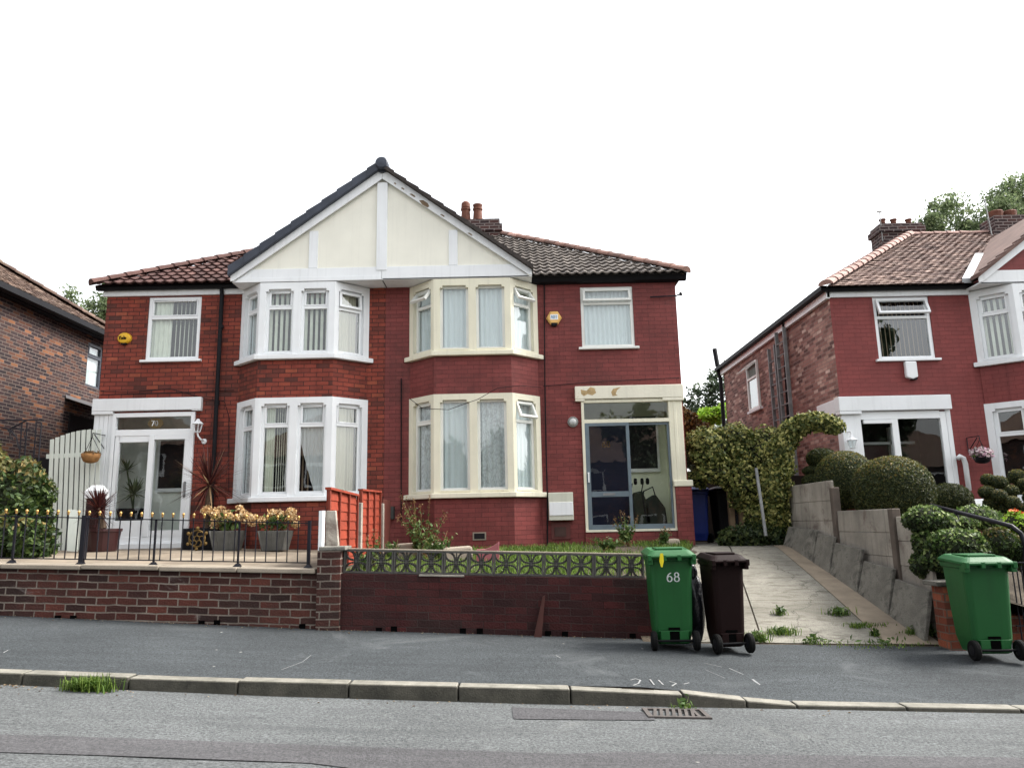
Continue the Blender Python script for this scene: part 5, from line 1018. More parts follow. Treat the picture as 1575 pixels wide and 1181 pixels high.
def lantern(px, py, Y, label, up=True, s=1.):
    c = at(px, py, Y); t = thing('wall_lantern', label, 'lantern', c, 'white wall lanterns'); mb = MB()
    mb.lathe([(.02, .16), (.035, .14), (.04, .12), (.1, .075), (.11, .06), (.1, .055)], c, 6); mb.lathe([(.05, -.1), (.06, -.085), (.055, -.08)], c, 6)
    for i in range(6): a = R(60*i); mb.bar(c+Vector((.088*math.cos(a), .088*math.sin(a), .06)), c+Vector((.052*math.cos(a), .052*math.sin(a), -.085)), .01)
    mb.build('cage', 'white', t); g = MB(); g.lathe([(.05, -.083), (.085, .058)], c, 6); g.build('lamp_glass', 'glass', t)
    g = MB()
    if up: g.tube([c+Vector((0, 0, -.1)), c+Vector((.02, .0, -.17)), c+Vector((.06, .03, -.23)), c+Vector((.07, F-c.y-.01, -.24))], .016, 6); g.lathe([(.05, F-c.y-.001), (.05, F-c.y-.02), (.02, F-c.y-.03)], c+Vector((.075, 0, -.25)), 12, 'y')
    else: g.tube([c+Vector((0, 0, .15)), c+Vector((0, 0, .22)), c+Vector((0, F-c.y-.02, .24))], .014, 6)
    g.build('bracket', 'white', t)
lantern(304, 657, 13.84, 'white six sided lantern on a curled bracket beside the porch numbered 70')
lantern(1311, 682, 13.82, 'white lantern hanging on the porch post of the right neighbour behind the topiary', False)
c = at(881, 649, F); t = thing('bulkhead_lamp', 'round silver bulkhead lamp on the dark red wall left of the blue porch door', 'wall lamp', c); mb = MB(); mb.lathe([(.1, F-.001), (.1, F-.035), (.085, F-.045), (.075, F-.035)], (c.x, 0, c.z), 24, 'y'); mb.build('housing', plain('grey cast metal', (.22, .22, .21), .4, .1), t, smooth=False); mb = MB(); mb.lathe([(.078, F-.03), (.065, F-.06), (.02, F-.075)], (c.x, 0, c.z), 20, 'y'); mb.build('lens', plain('ribbed clear lens', (.45, .46, .45), .15, .3, 60, spec=.8), t, smooth=True)
c = at(863, 800, F-.1); t = thing('meter_box', 'white plastic meter box with a two tone door hung low on the dark red wall', 'meter box', c); x0, x1 = at(844, 780, F-.14).x, at(882, 780, F-.14).x; zb_, zt_ = at(863, 800, F-.14).z, at(863, 757, F-.14).z; mb = MB(); mb.box(x0, x1, F-.14, F-.001, zb_, zt_); mb.build('case', plain('yellowed box plastic', (.55, .55, .46), .5, .06, streak=.2), t, bevel=.01); mb = MB(); mb.box(x0+.01, x1-.01, F-.155, F-.139, zb_+.09, zb_+.33); mb.build('door', 'white', t, bevel=.005)
c = at(863, 817, F); mb = MB(); mb.box(c.x-.18, c.x+.17, F-.03, F-.001, c.z-.14, c.z+.16); mb.k = 1; mb.box(c.x-.12, c.x+.09, F-.045, F-.029, c.z-.09, c.z+.08); o = mb.build('vent_hatch', [plain('dark red painted metal', (.09, .024, .02), .6, .2), plain('rusty vent grille', (.05, .025, .02), .7, .3)], origin=(c.x, F, c.z)); tag(o, 'dark red metal vent hatch in the wall below the white meter box', 'vent hatch')
c = at(600, 790, F); mb = MB(); mb.box(c.x-.09, c.x+.09, F-.16, F-.001, c.z-.1, c.z+.13); o = mb.build('cable_box', plain('dark grey metal box', (.03, .032, .03), .6, .2), origin=c, bevel=.01); tag(o, 'small dark grey box on the dark red wall behind the end of the orange fence', 'cable box')
def basket(px, py, Y, r, bowl, label, flower):
    c = at(px, py, Y); t = thing('hanging_basket', label, 'hanging basket', c, 'hanging baskets'); mb = MB(); mb.lathe([(r*.35, -r*1.0), (r*.72, -r*.85), (r*.95, -r*.4), (r, 0), (r*.9, 0), (r*.8, -r*.2)], c, 18); mb.build('bowl', bowl, t, smooth=True)
    l = MB(); 
    if flower: leaves(l, [(c.x, c.y, c.z+r*.2, r*1.25, r*1.1, r*.75)], 700, .022, 0, .7); leaves(l, [(c.x, c.y, c.z+r*.2, r*1.35, r*1.2, r*.8)], 420, .03, 1, .4, wl=.9)
    else: leaves(l, [(c.x, c.y, c.z+r*.05, r*.9, r*.9, r*.25)], 260, .03, 0, .7)
    l.build('plants', ['weed' if flower else 'dry', 'petal'], t, merge=False)
    g = MB(); k = Vector((c.x, c.y, c.z+r*1.9))
    for i in range(3): a = R(120*i+20); g.tube([c+Vector((r*math.cos(a), r*math.sin(a), 0)), k], .005, 4)
    g.build('chain', 'black', t)
    g = MB(); g.tube([k, k+Vector((0, 0, .07)), k+Vector((0, F-Y-.02, .08)), k+Vector((0, F-Y-.02, -.2))], .009, 5); g.tube([k+Vector((0, .06, .05)), k+Vector((0, F-Y-.02, -.18))], .009, 5); g.build('bracket', 'iron', t)
basket(140, 698, 13.55, .165, plain('coir liner', (.3, .15, .055), .95, .3, 14, 60, .01), 'brown coir hanging basket with dried up plants beside the porch boarding', False)
basket(1510, 700, 13.6, .15, 'black', 'black hanging basket full of pink and white flowers on the right neighbour', True)
c = at(1478, 705, 13.9); mb = MB(); mb.tube([c+Vector((-.06, 0, 0)), c+Vector((-.02, 0, .04)), c+Vector((.05, 0, 0)), c+Vector((.07, 0, -.1)), c+Vector((.07, 0, -.6))], .045, 10); o = mb.build('flue_pipe', 'white', origin=c, smooth=True); tag(o, 'white bent flue pipe rising up the wall right of the neighbour porch', 'flue pipe')
q = at(1515, 790, 12.6); mb = MB(); mb.hexa([(q.x-.2, 12.6, q.z-.25), (q.x+.22, 12.6, q.z-.25), (q.x+.22, 12.64, q.z-.25), (q.x-.2, 12.64, q.z-.25), (q.x-.23, 12.7, q.z+.25), (q.x+.15, 12.7, q.z+.25), (q.x+.15, 12.74, q.z+.25), (q.x-.23, 12.74, q.z+.25)]); o = mb.build('board', 'white', origin=q); tag(o, 'white board leaning behind the cloud pruned shrub', 'board')
# two ladders on the neighbour's side wall
def ladder(y, x, z0, z1, w_, tilt, label):
    t = thing('ladder', label, 'ladder', (x, y, z0), 'aluminium ladders on the side wall'); mb = MB()
    for s in (-1, 1): mb.bar((x, y+s*w_/2, z0), (x+.02, y+s*w_/2+tilt, z1), .075, .04)
    mb.build('stile', 'steel', t); n = int((z1-z0)/.28)
    for i in range(n): mb = MB(); z = z0+.15+i*.28; u = tilt*(z-z0)/(z1-z0); mb.tube([(x, y-w_/2+u, z), (x, y+w_/2+u, z)], .016, 6); mb.build('rung', 'steel', t)
ladder(16.32, 6.1, 1.9, 5.72, .5, .02, 'grey ladder standing against the pinkish side wall, on the near side of the black downpipe')
ladder(17.05, 6.15, 2.2, 5.5, .42, .03, 'grey ladder standing against the pinkish side wall, on the far side of the black downpipe')
# ------------------------------------------------------------------ left front: hedge, gate, pots
def bush(name, label, cat, blobs, n, size, mats, core=None, base=None, group=None, **k):
    b = Vector(base or (blobs[0][0], blobs[0][1], blobs[0][2]-blobs[0][5])); l = MB()
    leaves(l, blobs, n, size, **k)
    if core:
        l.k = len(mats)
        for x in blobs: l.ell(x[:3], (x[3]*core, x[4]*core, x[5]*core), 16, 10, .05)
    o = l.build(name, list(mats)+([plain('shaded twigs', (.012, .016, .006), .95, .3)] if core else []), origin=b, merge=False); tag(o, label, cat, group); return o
def B(px, py, Y, rx, rz, ry=None): c = at(px, py, Y); k = Y/FPX; return (c.x, c.y, c.z, rx*k, (ry or rx)*k, rz*k)
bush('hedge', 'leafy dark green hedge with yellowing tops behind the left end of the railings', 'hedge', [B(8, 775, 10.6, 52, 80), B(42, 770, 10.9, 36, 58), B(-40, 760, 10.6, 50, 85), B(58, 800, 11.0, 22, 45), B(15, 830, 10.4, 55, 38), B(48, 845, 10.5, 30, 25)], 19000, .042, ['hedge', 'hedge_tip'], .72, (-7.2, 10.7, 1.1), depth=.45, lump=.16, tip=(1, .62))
t = thing('side_gate', 'tall off white slatted gate with a curved top between the two left houses', 'gate', (-8.3, 13.8, 1.15))
for i in range(10):
    px0, px1 = 75+i*8.05, 75+i*8.05+5.7; tp = 675-15*math.sin(R(90*min(1, i/7.5))); lean = 14
    a, b = at(px0+2, tp+1, 13.8), at(px1+2, tp, 13.8); c, d = at(px0-lean+9, 852, 13.8), at(px1-lean+9, 852, 13.8); mb = MB(); mb.prism([c, d, b, a], (0, .022, 0)); mb.build('slat', 'gate', t)
mb = MB()
for py in (700, 815): a, b = at(72, py+2, 13.83), at(152, py-2, 13.83); mb.bar(a, b, .04, .08)
mb.build('gate_rail', 'gate', t)
mb = MB(); a = at(150, 668, 13.95); mb.box(a.x-.13, a.x+.12, 14.3, 14.4, 1.1, a.z+.35); o = mb.build('passage_post', 'dark', origin=(a.x, 14.3, 1.1)); tag(o, 'dark post of the passage behind the off white gate', 'post')
mb = MB(); a, b, c, d = at(103, 847, 12.6), at(118, 848, 12.6), at(121, 785, 12.75), at(106, 783, 12.75); mb.prism([a, b, c, d], (0, .02, 0)); o = mb.build('board', 'gate', origin=a); tag(o, 'narrow off white board leaning at the foot of the gate behind the railings', 'board')
t = thing('gate_pier', 'brick pier with a white pyramid cap behind the small spiky red plant', 'pier', (at(148, 800, 13.0).x, 13.0, 1.15)); c = at(148, 764, 13.0); mb = MB(); mb.box(c.x-.11, c.x+.11, 12.9, 13.12, 1.1, c.z-.03); mb.build('shaft', 'brick_wall2', t); mb = MB(); mb.box(c.x-.14, c.x+.14, 12.87, 13.15, c.z-.03, c.z+.1); mb.hexa([(c.x-.14, 12.87, c.z+.1), (c.x+.14, 12.87, c.z+.1), (c.x+.14, 13.15, c.z+.1), (c.x-.14, 13.15, c.z+.1), (c.x-.07, 12.96, c.z+.2), (c.x+.07, 12.96, c.z+.2), (c.x+.07, 13.1, c.z+.2), (c.x-.07, 13.1, c.z+.2)]); mb.build('cap', 'white', t, bevel=.012)
t = thing('iron_trellis', 'rusty black iron trellis with scrolls above the hedge against the left neighbour', 'trellis', at(35, 760, 12.4)); mb = MB(); Y = 12.4
mb.tube([at(-30, 646, Y), at(66, 646, Y)], .014, 5); mb.tube([at(15, 660, Y), at(42, 646, Y)], .014, 5); mb.tube([at(-5, 655, Y), at(14, 660, Y), at(25, 672, Y), at(29, 690, Y)], .011, 5)
for px in (32, 40, 54, 62): mb.tube([at(px+2, 650, Y), at(px-3, 712, Y)], .011, 5)
for px in (46, 24, 6): c = at(px, 668, Y); mb.tube([c+Vector((.1*math.cos(R(a)), 0, .1*math.sin(R(a)))) for a in range(0, 330, 30)], .008, 5)
mb.build('ironwork', 'iron', t)
mb = MB(); mb.box(-10.15, -7.97, 15.6, 15.65, 1.0, 3.1); o = mb.build('gate_gap_backing', plain('dark gap backing', (.02, .017, .02), .9, .3), origin=(-9, 15.6, 1)); tag(o, 'added dark backing behind the off white gate, darkening the gaps between its slats', 'door')  # added board, put in to make the gaps between the slats dark
def pot(name, label, cat, px, py0, py1, Y, w0, w1, mat, square=False):
    a, b = at(px, py1, Y), at(px, py0, Y); t = thing(name, label, cat, a); k = Y/FPX; r0, r1 = w0/2*k, w1/2*k; mb = MB()
    if square:
        mb.hexa([(a.x-r0, Y-r0, a.z), (a.x+r0, Y-r0, a.z), (a.x+r0, Y+r0, a.z), (a.x-r0, Y+r0, a.z), (a.x-r1, Y-r1, b.z), (a.x+r1, Y-r1, b.z), (a.x+r1, Y+r1, b.z), (a.x-r1, Y+r1, b.z)])
        for s in (-1, 1): mb.bar((a.x+s*r0, Y-r0, a.z), (a.x+s*r1, Y-r1, b.z), .03, .03)
        for s in (-.5, 0, .5): mb.bar((a.x+s*r0, Y-r0-.004, a.z+.02), (a.x+s*r1, Y-r1-.004, b.z-.02), .02, .01)
    else: mb.lathe([(r0, a.z), (r0*1.05, a.z+.02), (r1, b.z-.05), (r1*1.06, b.z-.045), (r1*1.06, b.z), (r1*.95, b.z), (r1*.9, b.z-.05)], (a.x, Y, 0), 18)
    mb.build('pot', mat, t, bevel=.008 if square else 0); return t, Vector((a.x, Y, b.z))
t, c = pot('potted_spiky_plant', 'small dark red spiky plant in a broad maroon tub before the gate pier', 'potted plant', 156, 813, 848, 12.2, 40, 50, plain('maroon glazed tub', (.035, .012, .012), .4, .2)); c2 = at(152, 782, 12.2); l = MB(); straps(l, c2, 110, .42, .012, droop=.12, zmin=-.5); straps(l, (c2.x, c2.y, c2.z-.05), 45, .38, .014, 1, -1.1, .1); l.build('leaves', ['cordy', 'cordy'], t, merge=False); l = MB(); l.tube([c, c2], [.06, .04], 8); l.build('stem', 'bark', t)
t, c = pot('potted_spiky_plant', 'tall dark red spiky plant in a black tub beside the porch', 'potted plant', 314, 812, 846, 13.1, 44, 46, 'black', True); c2 = at(322, 746, 13.1); l = MB(); straps(l, c2, 170, .72, .012, droop=.25, zmin=-.45); straps(l, c2, 12, .72, .014, 1, -1.2, .2); l.build('leaves', ['cordy', 'strap_tan'], t, merge=False); l = MB(); l.tube([c, c2], [.05, .045], 8); l.build('stem', 'bark', t)
for px, w_, lab, sd in ((350, 42, 'square slatted grey planter of faded hydrangea heads, nearer the black tub and the porch', 1), (424, 42, 'square slatted grey planter of sparse hydrangea heads, under the white bay window', 2)):
    t, c = pot('planter', lab, 'planter', px, 816, 846, 12.9, 30, 41, plain('grey wood planter', (.1, .1, .092), .7, .25, 6, streak=.4), True); t['group'] = 'grey square planters'; l = MB(); random.seed(sd); n = 18 if sd == 1 else 13; fl = []
    for i in range(n):
        q = Vector((c.x+random.uniform(-.4, .36) if sd == 1 else c.x+random.uniform(-.36, .3), c.y+random.uniform(-.2, .2), c.z+random.uniform(.08, .4))); l.tube([c+Vector((random.uniform(-.15, .15), 0, 0)), c.lerp(q, .6)+Vector((0, 0, -.03)), q], .006, 4); fl.append((*q, .075, .075, .06))
    l.build('stems', 'dry', t); l = MB(); leaves(l, fl, 1500, .02, 0, .3, wl=.9); l.build('flower_heads', 'hydr', t, merge=False); l = MB(); leaves(l, [(c.x-.05, c.y, c.z+.14, .3, .2, .18)], 170, .05, 0, .9); l.build('leaves', 'weed', t, merge=False)
c = at(303, 828, 12.6); t = thing('garden_ornament', 'round gilded scrollwork ornament standing on the patio before the black tub', 'ornament', c); mb = MB(); mb.tube([c+Vector((.135*math.cos(R(a)), 0, .135*math.sin(R(a)))) for a in range(0, 361, 20)], .012, 6)
for a in range(0, 360, 60):
    d = c+Vector((.08*math.cos(R(a)), -.01, .08*math.sin(R(a)))); mb.tube([d+Vector((.04*math.cos(R(q+a)), 0, .04*math.sin(R(q+a)))) for q in range(0, 280, 35)], .009, 5)
    e = c+Vector((.17*math.cos(R(a+30)), 0, .17*math.sin(R(a+30)))); mb.ell(e, .03, 8, 6)
mb.build('scrollwork', plain('tarnished gilt iron', (.16, .1, .03), .5, .4, 12, metal=.4), t)
# plants and chair seen in the porch of number 70
t, c = pot('potted_palm', 'leafy green palm in a dark pot behind the left pane of the white porch', 'potted plant', 203, 782, 800, 14.4, 34, 44, 'black'); l = MB(); straps(l, c+Vector((0, 0, .28)), 70, .36, .02, droop=.35, zmin=-.3); straps(l, c+Vector((-.22, .1, .75)), 30, .26, .018, droop=.3, zmin=-.3); l.tube([c, c+Vector((0, 0, .3))], .02, 5); l.tube([c, c+Vector((-.22, .1, .75))], .015, 5); l.build('leaves', 'tree_g', t, merge=False)
# ------------------------------------------------------------------ lawn of number 68
def weed(px, py, Y, h, n, label, seedy=True, sp=.2, mat='weed'):
    b = at(px, py, Y); b = Vector((b.x, Y, lawn(b.x, Y) if Y < 13.9 else b.z)); t = thing('weed', label, 'weed', b, 'tall weeds'); s = MB(); l = MB(); d = MB(); tips = []
    for i in range(n):
        e = b+Vector((random.uniform(-sp, sp)*1.5, random.uniform(-sp, sp), h*random.uniform(.55, 1.05))); m = b.lerp(e, .5)+Vector((random.uniform(-.04, .04), 0, .05)); s.tube([b+Vector((random.uniform(-sp, sp)*.4, random.uniform(-sp, sp)*.4, 0)), m, e], [.007, .005, .003], 4)
        for q in (.25, .4, .55, .7, .85): c = b.lerp(m, q*2) if q < .5 else m.lerp(e, q*2-1); leaves(l, [(*c, .07, .07, .05)], 10 if q < .7 else 4, .05*(1.25-q), 0, .9, wl=.4)
        if seedy: leaves(d, [(*e, .035, .035, .08)], 14, .014, 0, .9); leaves(d, [(*m.lerp(e, .6), .03, .03, .08)], 6, .012, 0, .9)
    s.build('stems', 'dry', t); l.build('leaves', mat, t, merge=False)
    if seedy: d.build('seed_heads', 'dry', t, merge=False)
random.seed(5)
weed(650, 850, 11.6, .95, 15, 'tall bushy weed with brown seed heads between the rubble stones', True, .24); weed(672, 850, 11.2, .5, 9, 'low broad leaved weed hugging the rubble beside the tall seeded weed', False, .2); weed(600, 850, 11.4, .3, 6, 'small pale weed in front of the rubble stone near the fence', False, .1)
weed(562, 848, 9.6, .3, 7, 'short weed growing at the foot of the orange fence', False, .12); weed(575, 800, 9.9, .55, 3, 'thin browning weed standing against the orange fence', True, .08)
weed(965, 840, 13.3, .55, 9, 'flowering weed before the blue sliding door', True, .16); weed(1018, 838, 13.2, .4, 6, 'thin weed with white umbels near the porch pier', True, .12); weed(935, 845, 12.6, .22, 9, 'low clump of leafy weeds on the lawn below the porch', False, .25)
def rubble(px, py, Y, w_, h, d, rz, label, name='rubble_stone'):
    c = at(px, py, Y); z0 = lawn(c.x, Y)-.03; mb = MB(); mb.hexa([(-w_/2, -d/2, 0), (w_/2, -d/2, 0), (w_/2, d/2, 0), (-w_/2, d/2, 0), (-w_/2*.9, -d/2*.8, h*.9), (w_/2*.95, -d/2*.85, h), (w_/2*.9, d/2*.9, h*1.03), (-w_/2*.93, d/2*.8, h*.95)]); o = mb.build(name, 'coping', None, bevel=.03); o.location = (c.x, Y, z0); o.rotation_euler = (0, 0, R(rz)); tag(o, label, 'stone', 'rubble stones on the lawn')
rubble(703, 842, 11.2, .46, .24, .25, 8, 'pale squared rubble stone lying under the right bay window'); rubble(618, 840, 11.8, .55, .25, .3, -6, 'brownish rubble stone lying near the end of the orange fence'); rubble(664, 840, 11.9, .42, .24, .3, 4, 'rubble stone hidden by the tall weed'); rubble(1030, 845, 13.4, .34, .14, .25, 6, 'flat stone lying against the dark red porch pier')
q = at(755, 847, 11.0); mb = MB(); n = 8; P0 = [(at(733+i*4.3, 848-(1 if i < 3 else 0)-(13*((i/8)**2.2)), 11.0)) for i in range(n+1)]
for i in range(n): a, b = P0[i], P0[i+1]; mb.hexa([(a.x, 10.9, lawn(a.x, 11)-.03), (b.x, 10.9, lawn(b.x, 11)-.03), (b.x, 11.15, lawn(b.x, 11)-.03), (a.x, 11.15, lawn(a.x, 11)-.03), (a.x, 10.9, a.z+.02), (b.x, 10.9, b.z+.02), (b.x, 11.15, b.z+.02), (a.x, 11.15, a.z+.02)])
o = mb.build('plastic_scrap', plain('faded pinkish red plastic', (.3, .1, .11), .5, .15), origin=q); tag(o, 'curved faded pink plastic scrap lying on the lawn beside the pale stone', 'plastic scrap')
mb = MB(); a, b = at(836, 918, 8.76), at(827, 981, 8.7); mb.prism([a+Vector((-.012, 0, 0)), a+Vector((.02, 0, .02)), b+Vector((.045, 0, 0)), b+Vector((-.045, 0, 0))], (0, .03, 0)); o = mb.build('timber_stake', plain('old maroon timber', (.055, .018, .014), .85, .3), origin=b); tag(o, 'broken maroon timber stake leaning on the foot of the dark red garden wall', 'stake')
# ------------------------------------------------------------------ kerbside bits
KG = lambda x, y: road(x, min(y, 6.2))
def tuft(px, py, fz, r, n, h, label, mats=('grass', 'weed'), wide=0):
    b = on(px, py, fz); b.y = min(b.y, 6.14) if fz is KG else b.y; l = MB(); blades(l, [(b.x+random.gauss(0, r), b.y+random.gauss(0, r*.4), fz(b.x, b.y)-.01) for _ in range(n)], h, .005, 1.35)
    if wide: leaves(l, [(b.x, b.y, b.z+.04, r*1.6, r*.9, .06)], wide, .035, 1, .9, wl=.4)
    o = l.build('grass_tuft' if not wide else 'weed_tuft', list(mats), origin=b, merge=False); tag(o, label, 'grass tuft' if not wide else 'weed', 'tufts in the cracks', 'stuff' if r > .25 else None)
random.seed(9); 
tuft(157, 1054, KG, .085, 480, .135, 'bright green grass tuft growing in the gutter at the foot of the kerb')
tuft(4, 1049, KG, .03, 40, .06, 'tiny grass tuft at the kerb, at the left edge of the photo')
for px, py, r, n, h, wd, lab in ((1200, 945, .05, 50, .1, 60, 'dark weed in the driveway crack, uppermost nearest the brown bin'), (1203, 975, .09, 160, .12, 30, 'bright grass tuft on the driveway joint right of the brown bin'), (1292, 945, .09, 70, .12, 110, 'round leafy weed in the middle of the driveway'), (1328, 962, .12, 170, .06, 0, 'low spreading grass patch right of the round leafy weed'), (1345, 978, .03, 30, .1, 22, 'small dark weed low on the driveway right of its middle'), (1405, 975, .07, 120, .09, 10, 'grassy tuft near the right foot of the driveway'), (1440, 975, .08, 90, .16, 90, 'leafy dark weed at the foot of the orange brick pier'), (1165, 985, .08, 90, .13, 70, 'weedy tuft beside the wheel of the brown bin'), (1255, 988, .1, 120, .05, 40, 'flat strip of weeds along the bottom edge of the driveway'), (1318, 965, .05, 60, .08, 0, 'yellowish grass wisp left of the low spreading patch')):
    tuft(px, py, lambda x, y: drv(x, max(8.64, y)), r, n, h, lab, wide=wd)
tuft(1350, 992, lambda x, y: pave(x, min(y, 8.62))+.02, .3, 160, .04, 'thin line of grass where the driveway meets the pavement', wide=30)
t = thing('road_drain', 'slotted iron drain grate set in the road below the dropped kerb', 'drain', on(1040, 1098, road)); c = on(1040, 1098, road); W2, D2 = .235, .15; mb = MB(); Z = lambda x, y: road(x, y)+.008
def plate(x0, x1, y0, y1, h=.006, sk=0): mb.hexa([(x0, y0, Z(x0, y0)-.02), (x1, y0, Z(x1, y0)-.02), (x1+sk, y1, Z(x1, y1)-.02), (x0+sk, y1, Z(x0, y1)-.02), (x0, y0, Z(x0, y0)+h), (x1, y0, Z(x1, y0)+h), (x1+sk, y1, Z(x1, y1)+h), (x0+sk, y1, Z(x0, y1)+h)])
cy = min(c.y, 6.02); plate(c.x-W2, c.x+W2, cy-D2, cy-D2+.035); plate(c.x-W2, c.x+W2, cy+D2-.035, cy+D2); plate(c.x-W2, c.x-W2+.035, cy-D2+.036, cy+D2-.036); plate(c.x+W2-.035, c.x+W2, cy-D2+.036, cy+D2-.036)
for i in range(8): x = c.x-W2+.045+i*.047; plate(x, x+.024, cy-D2+.036, cy+D2-.036, sk=.04 if i < 7 else 0)
mb.build('grate', plain('worn cast iron', (.085, .075, .07), .6, .25, 20, metal=.3), t); mb = MB(); mb.face([(c.x-W2+.02, cy-D2+.02, Z(c.x, cy)-.008), (c.x+W2-.02, cy-D2+.02, Z(c.x, cy)-.012), (c.x+W2-.02, cy+D2-.02, Z(c.x, cy)-.012), (c.x-W2+.02, cy+D2-.02, Z(c.x, cy)-.008)]); mb.build('sump', plain('black void', (.004, .004, .004), .9), t)
tuft(1045, 1084, KG, .05, 40, .06, 'little weed in the gutter just above the iron drain grate', wide=20)
ck = MB(); fr = lambda a, b, h: (a, b, pave(a, b)+.003+h)
CT = thing('chalk_mark', 'faint white chalk scribbles and dashes on the dark pavement', 'chalk marks', on(1030, 1048, pave)); CKM = plain('white chalk', (.2, .205, .205), .95, .3, 40)
def ckl(pts, w_=.02): ck = MB(); strokes(ck, [[(on(x, y, pave).x, on(x, y, pave).y) for x, y in pts]], w_*.6, .001, fr); ck.build('chalk_stroke', CKM, CT)
ckl([(970, 1046), (977, 1044), (985, 1046), (982, 1051), (974, 1054), (985, 1055)]); ckl([(1000, 1045), (1006, 1053)]); ckl([(1013, 1046), (1020, 1053)]); ckl([(1030, 1048), (1040, 1051), (1034, 1055)]); ckl([(1052, 1052), (1060, 1050)], .015)
ckl([(1084, 1020), (1110, 1026)], .014); ckl([(1122, 1028), (1143, 1037)], .016); ckl([(1158, 1045), (1168, 1053)], .028); ckl([(1085, 1030), (1115, 1043)], .008); ckl([(855, 1008), (862, 1012)], .014); ckl([(5, 1004), (12, 1000)], .012); ckl([(433, 1030), (465, 1018), (478, 1008)], .006)
# ------------------------------------------------------------------ between the houses and the right garden
lf = MB(); bl = [B(1098, 692, 14.2, 40, 36), B(1130, 680, 14.2, 34, 30), B(1170, 700, 14.0, 38, 40), B(1072, 685, 14.4, 20, 22), B(1155, 745, 13.9, 40, 40), B(1190, 760, 13.6, 28, 45), B(1105, 725, 14.1, 34, 22), B(1195, 715, 13.4, 24, 32), B(1075, 735, 14.4, 22, 14), B(1180, 800, 13.5, 32, 30)]
leaves(lf, bl, 27000, .035, 0, .4, out=.8, wl=.7); leaves(lf, [B(1150, 825, 13.2, 34, 22), B(1190, 825, 13.2, 26, 22), B(1120, 830, 13.4, 18, 14)], 2600, .045, 1, .7)
pth = [(1193, 800, 13.2), (1190, 740, 13.0), (1200, 690, 12.9), (1218, 662, 12.8), (1242, 648, 12.7), (1268, 649, 12.6), (1287, 659, 12.5)]
for i in range(len(pth)-1):
    for q in range(4):
        f = q/4; a = [pth[i][k]*(1-f)+pth[i+1][k]*f for k in range(3)]; leaves(lf, [B(a[0], a[1], a[2], 23-1.2*i, 18-.9*i)], 700, .032, 2, .4, out=.9, wl=.7)
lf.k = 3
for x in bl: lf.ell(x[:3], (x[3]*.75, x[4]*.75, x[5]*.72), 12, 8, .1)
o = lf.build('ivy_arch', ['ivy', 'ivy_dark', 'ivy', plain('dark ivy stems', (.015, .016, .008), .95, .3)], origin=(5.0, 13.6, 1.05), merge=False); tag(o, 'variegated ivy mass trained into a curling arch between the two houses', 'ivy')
mb = MB(); mb.tube([at(1178, 824, 12.6), at(1163, 720, 12.9)], .028, 8); o = mb.build('metal_pole', 'steel', origin=at(1178, 824, 12.6)); tag(o, 'thin grey metal pole leaning in front of the ivy', 'pole')
t = thing('side_gate', 'old grey timber gate posts and rails under the ivy in the side passage', 'gate', at(1135, 835, 14.3))
for a, b, w_ in ((1126, 1130, .1), (1141, 1143, .09)): mb = MB(); mb.box(at(a, 800, 14.3).x-w_/2, at(a, 800, 14.3).x+w_/2, 14.26, 14.36, 1.0, 2.05); mb.build('post', 'timber', t)
mb = MB(); a = at(1126, 800, 14.4); mb.box(a.x, a.x+.9, 14.36, 14.4, 1.3, 1.42); mb.box(a.x, a.x+.9, 14.36, 14.4, 1.75, 1.86); mb.build('rail', plain('dark reddish timber', (.07, .03, .02), .85), t)
mb = MB(); mb.box(3.28, 6.2, 15.9, 15.95, 1.0, 2.4); o = mb.build('passage_fence', plain('dark creosoted boards', (.02, .013, .01), .9, .3), origin=(4.7, 15.9, 1)); tag(o, 'dark board fence closing the passage behind the ivy and the bins', 'fence')
# concrete panel fence with leaning slabs
t = thing('panel_fence', 'stepped fence of weathered concrete panels and posts beside the driveway', 'fence', (4.85, 10.8, .8)); XP = 4.82
def pbay(y0, y1, top, h, n):
    for i in range(n):
        mb = MB(); z1 = top-i*h; mb.hexa([(XP-.025, y0, z1-h), (XP+.025, y0, z1-h), (XP+.025, y1, z1-h), (XP-.025, y1, z1-h), (XP-.02, y0, z1-.002), (XP+.02, y0, z1-.002), (XP+.02, y1, z1-.002), (XP-.02, y1, z1-.002)]); mb.build('concrete_panel', 'conc', t, bevel=.008)
pbay(11.32, 13.1, 2.06, .3, 4); pbay(9.62, 11.2, 1.6, .3, 4); pbay(8.8, 9.5, 1.5, .3, 5)
for y, z in ((11.26, 1.95), (9.56, 1.6)): mb = MB(); mb.box(XP-.06, XP+.05, y-.06, y+.06, .2, z); mb.build('concrete_post', plain('dark brown shadow gap concrete', (.1, .08, .066), .9, .3, 4, streak=.5), t, bevel=.012)  # posts dark brown: the shadow gaps beside the panels painted into them
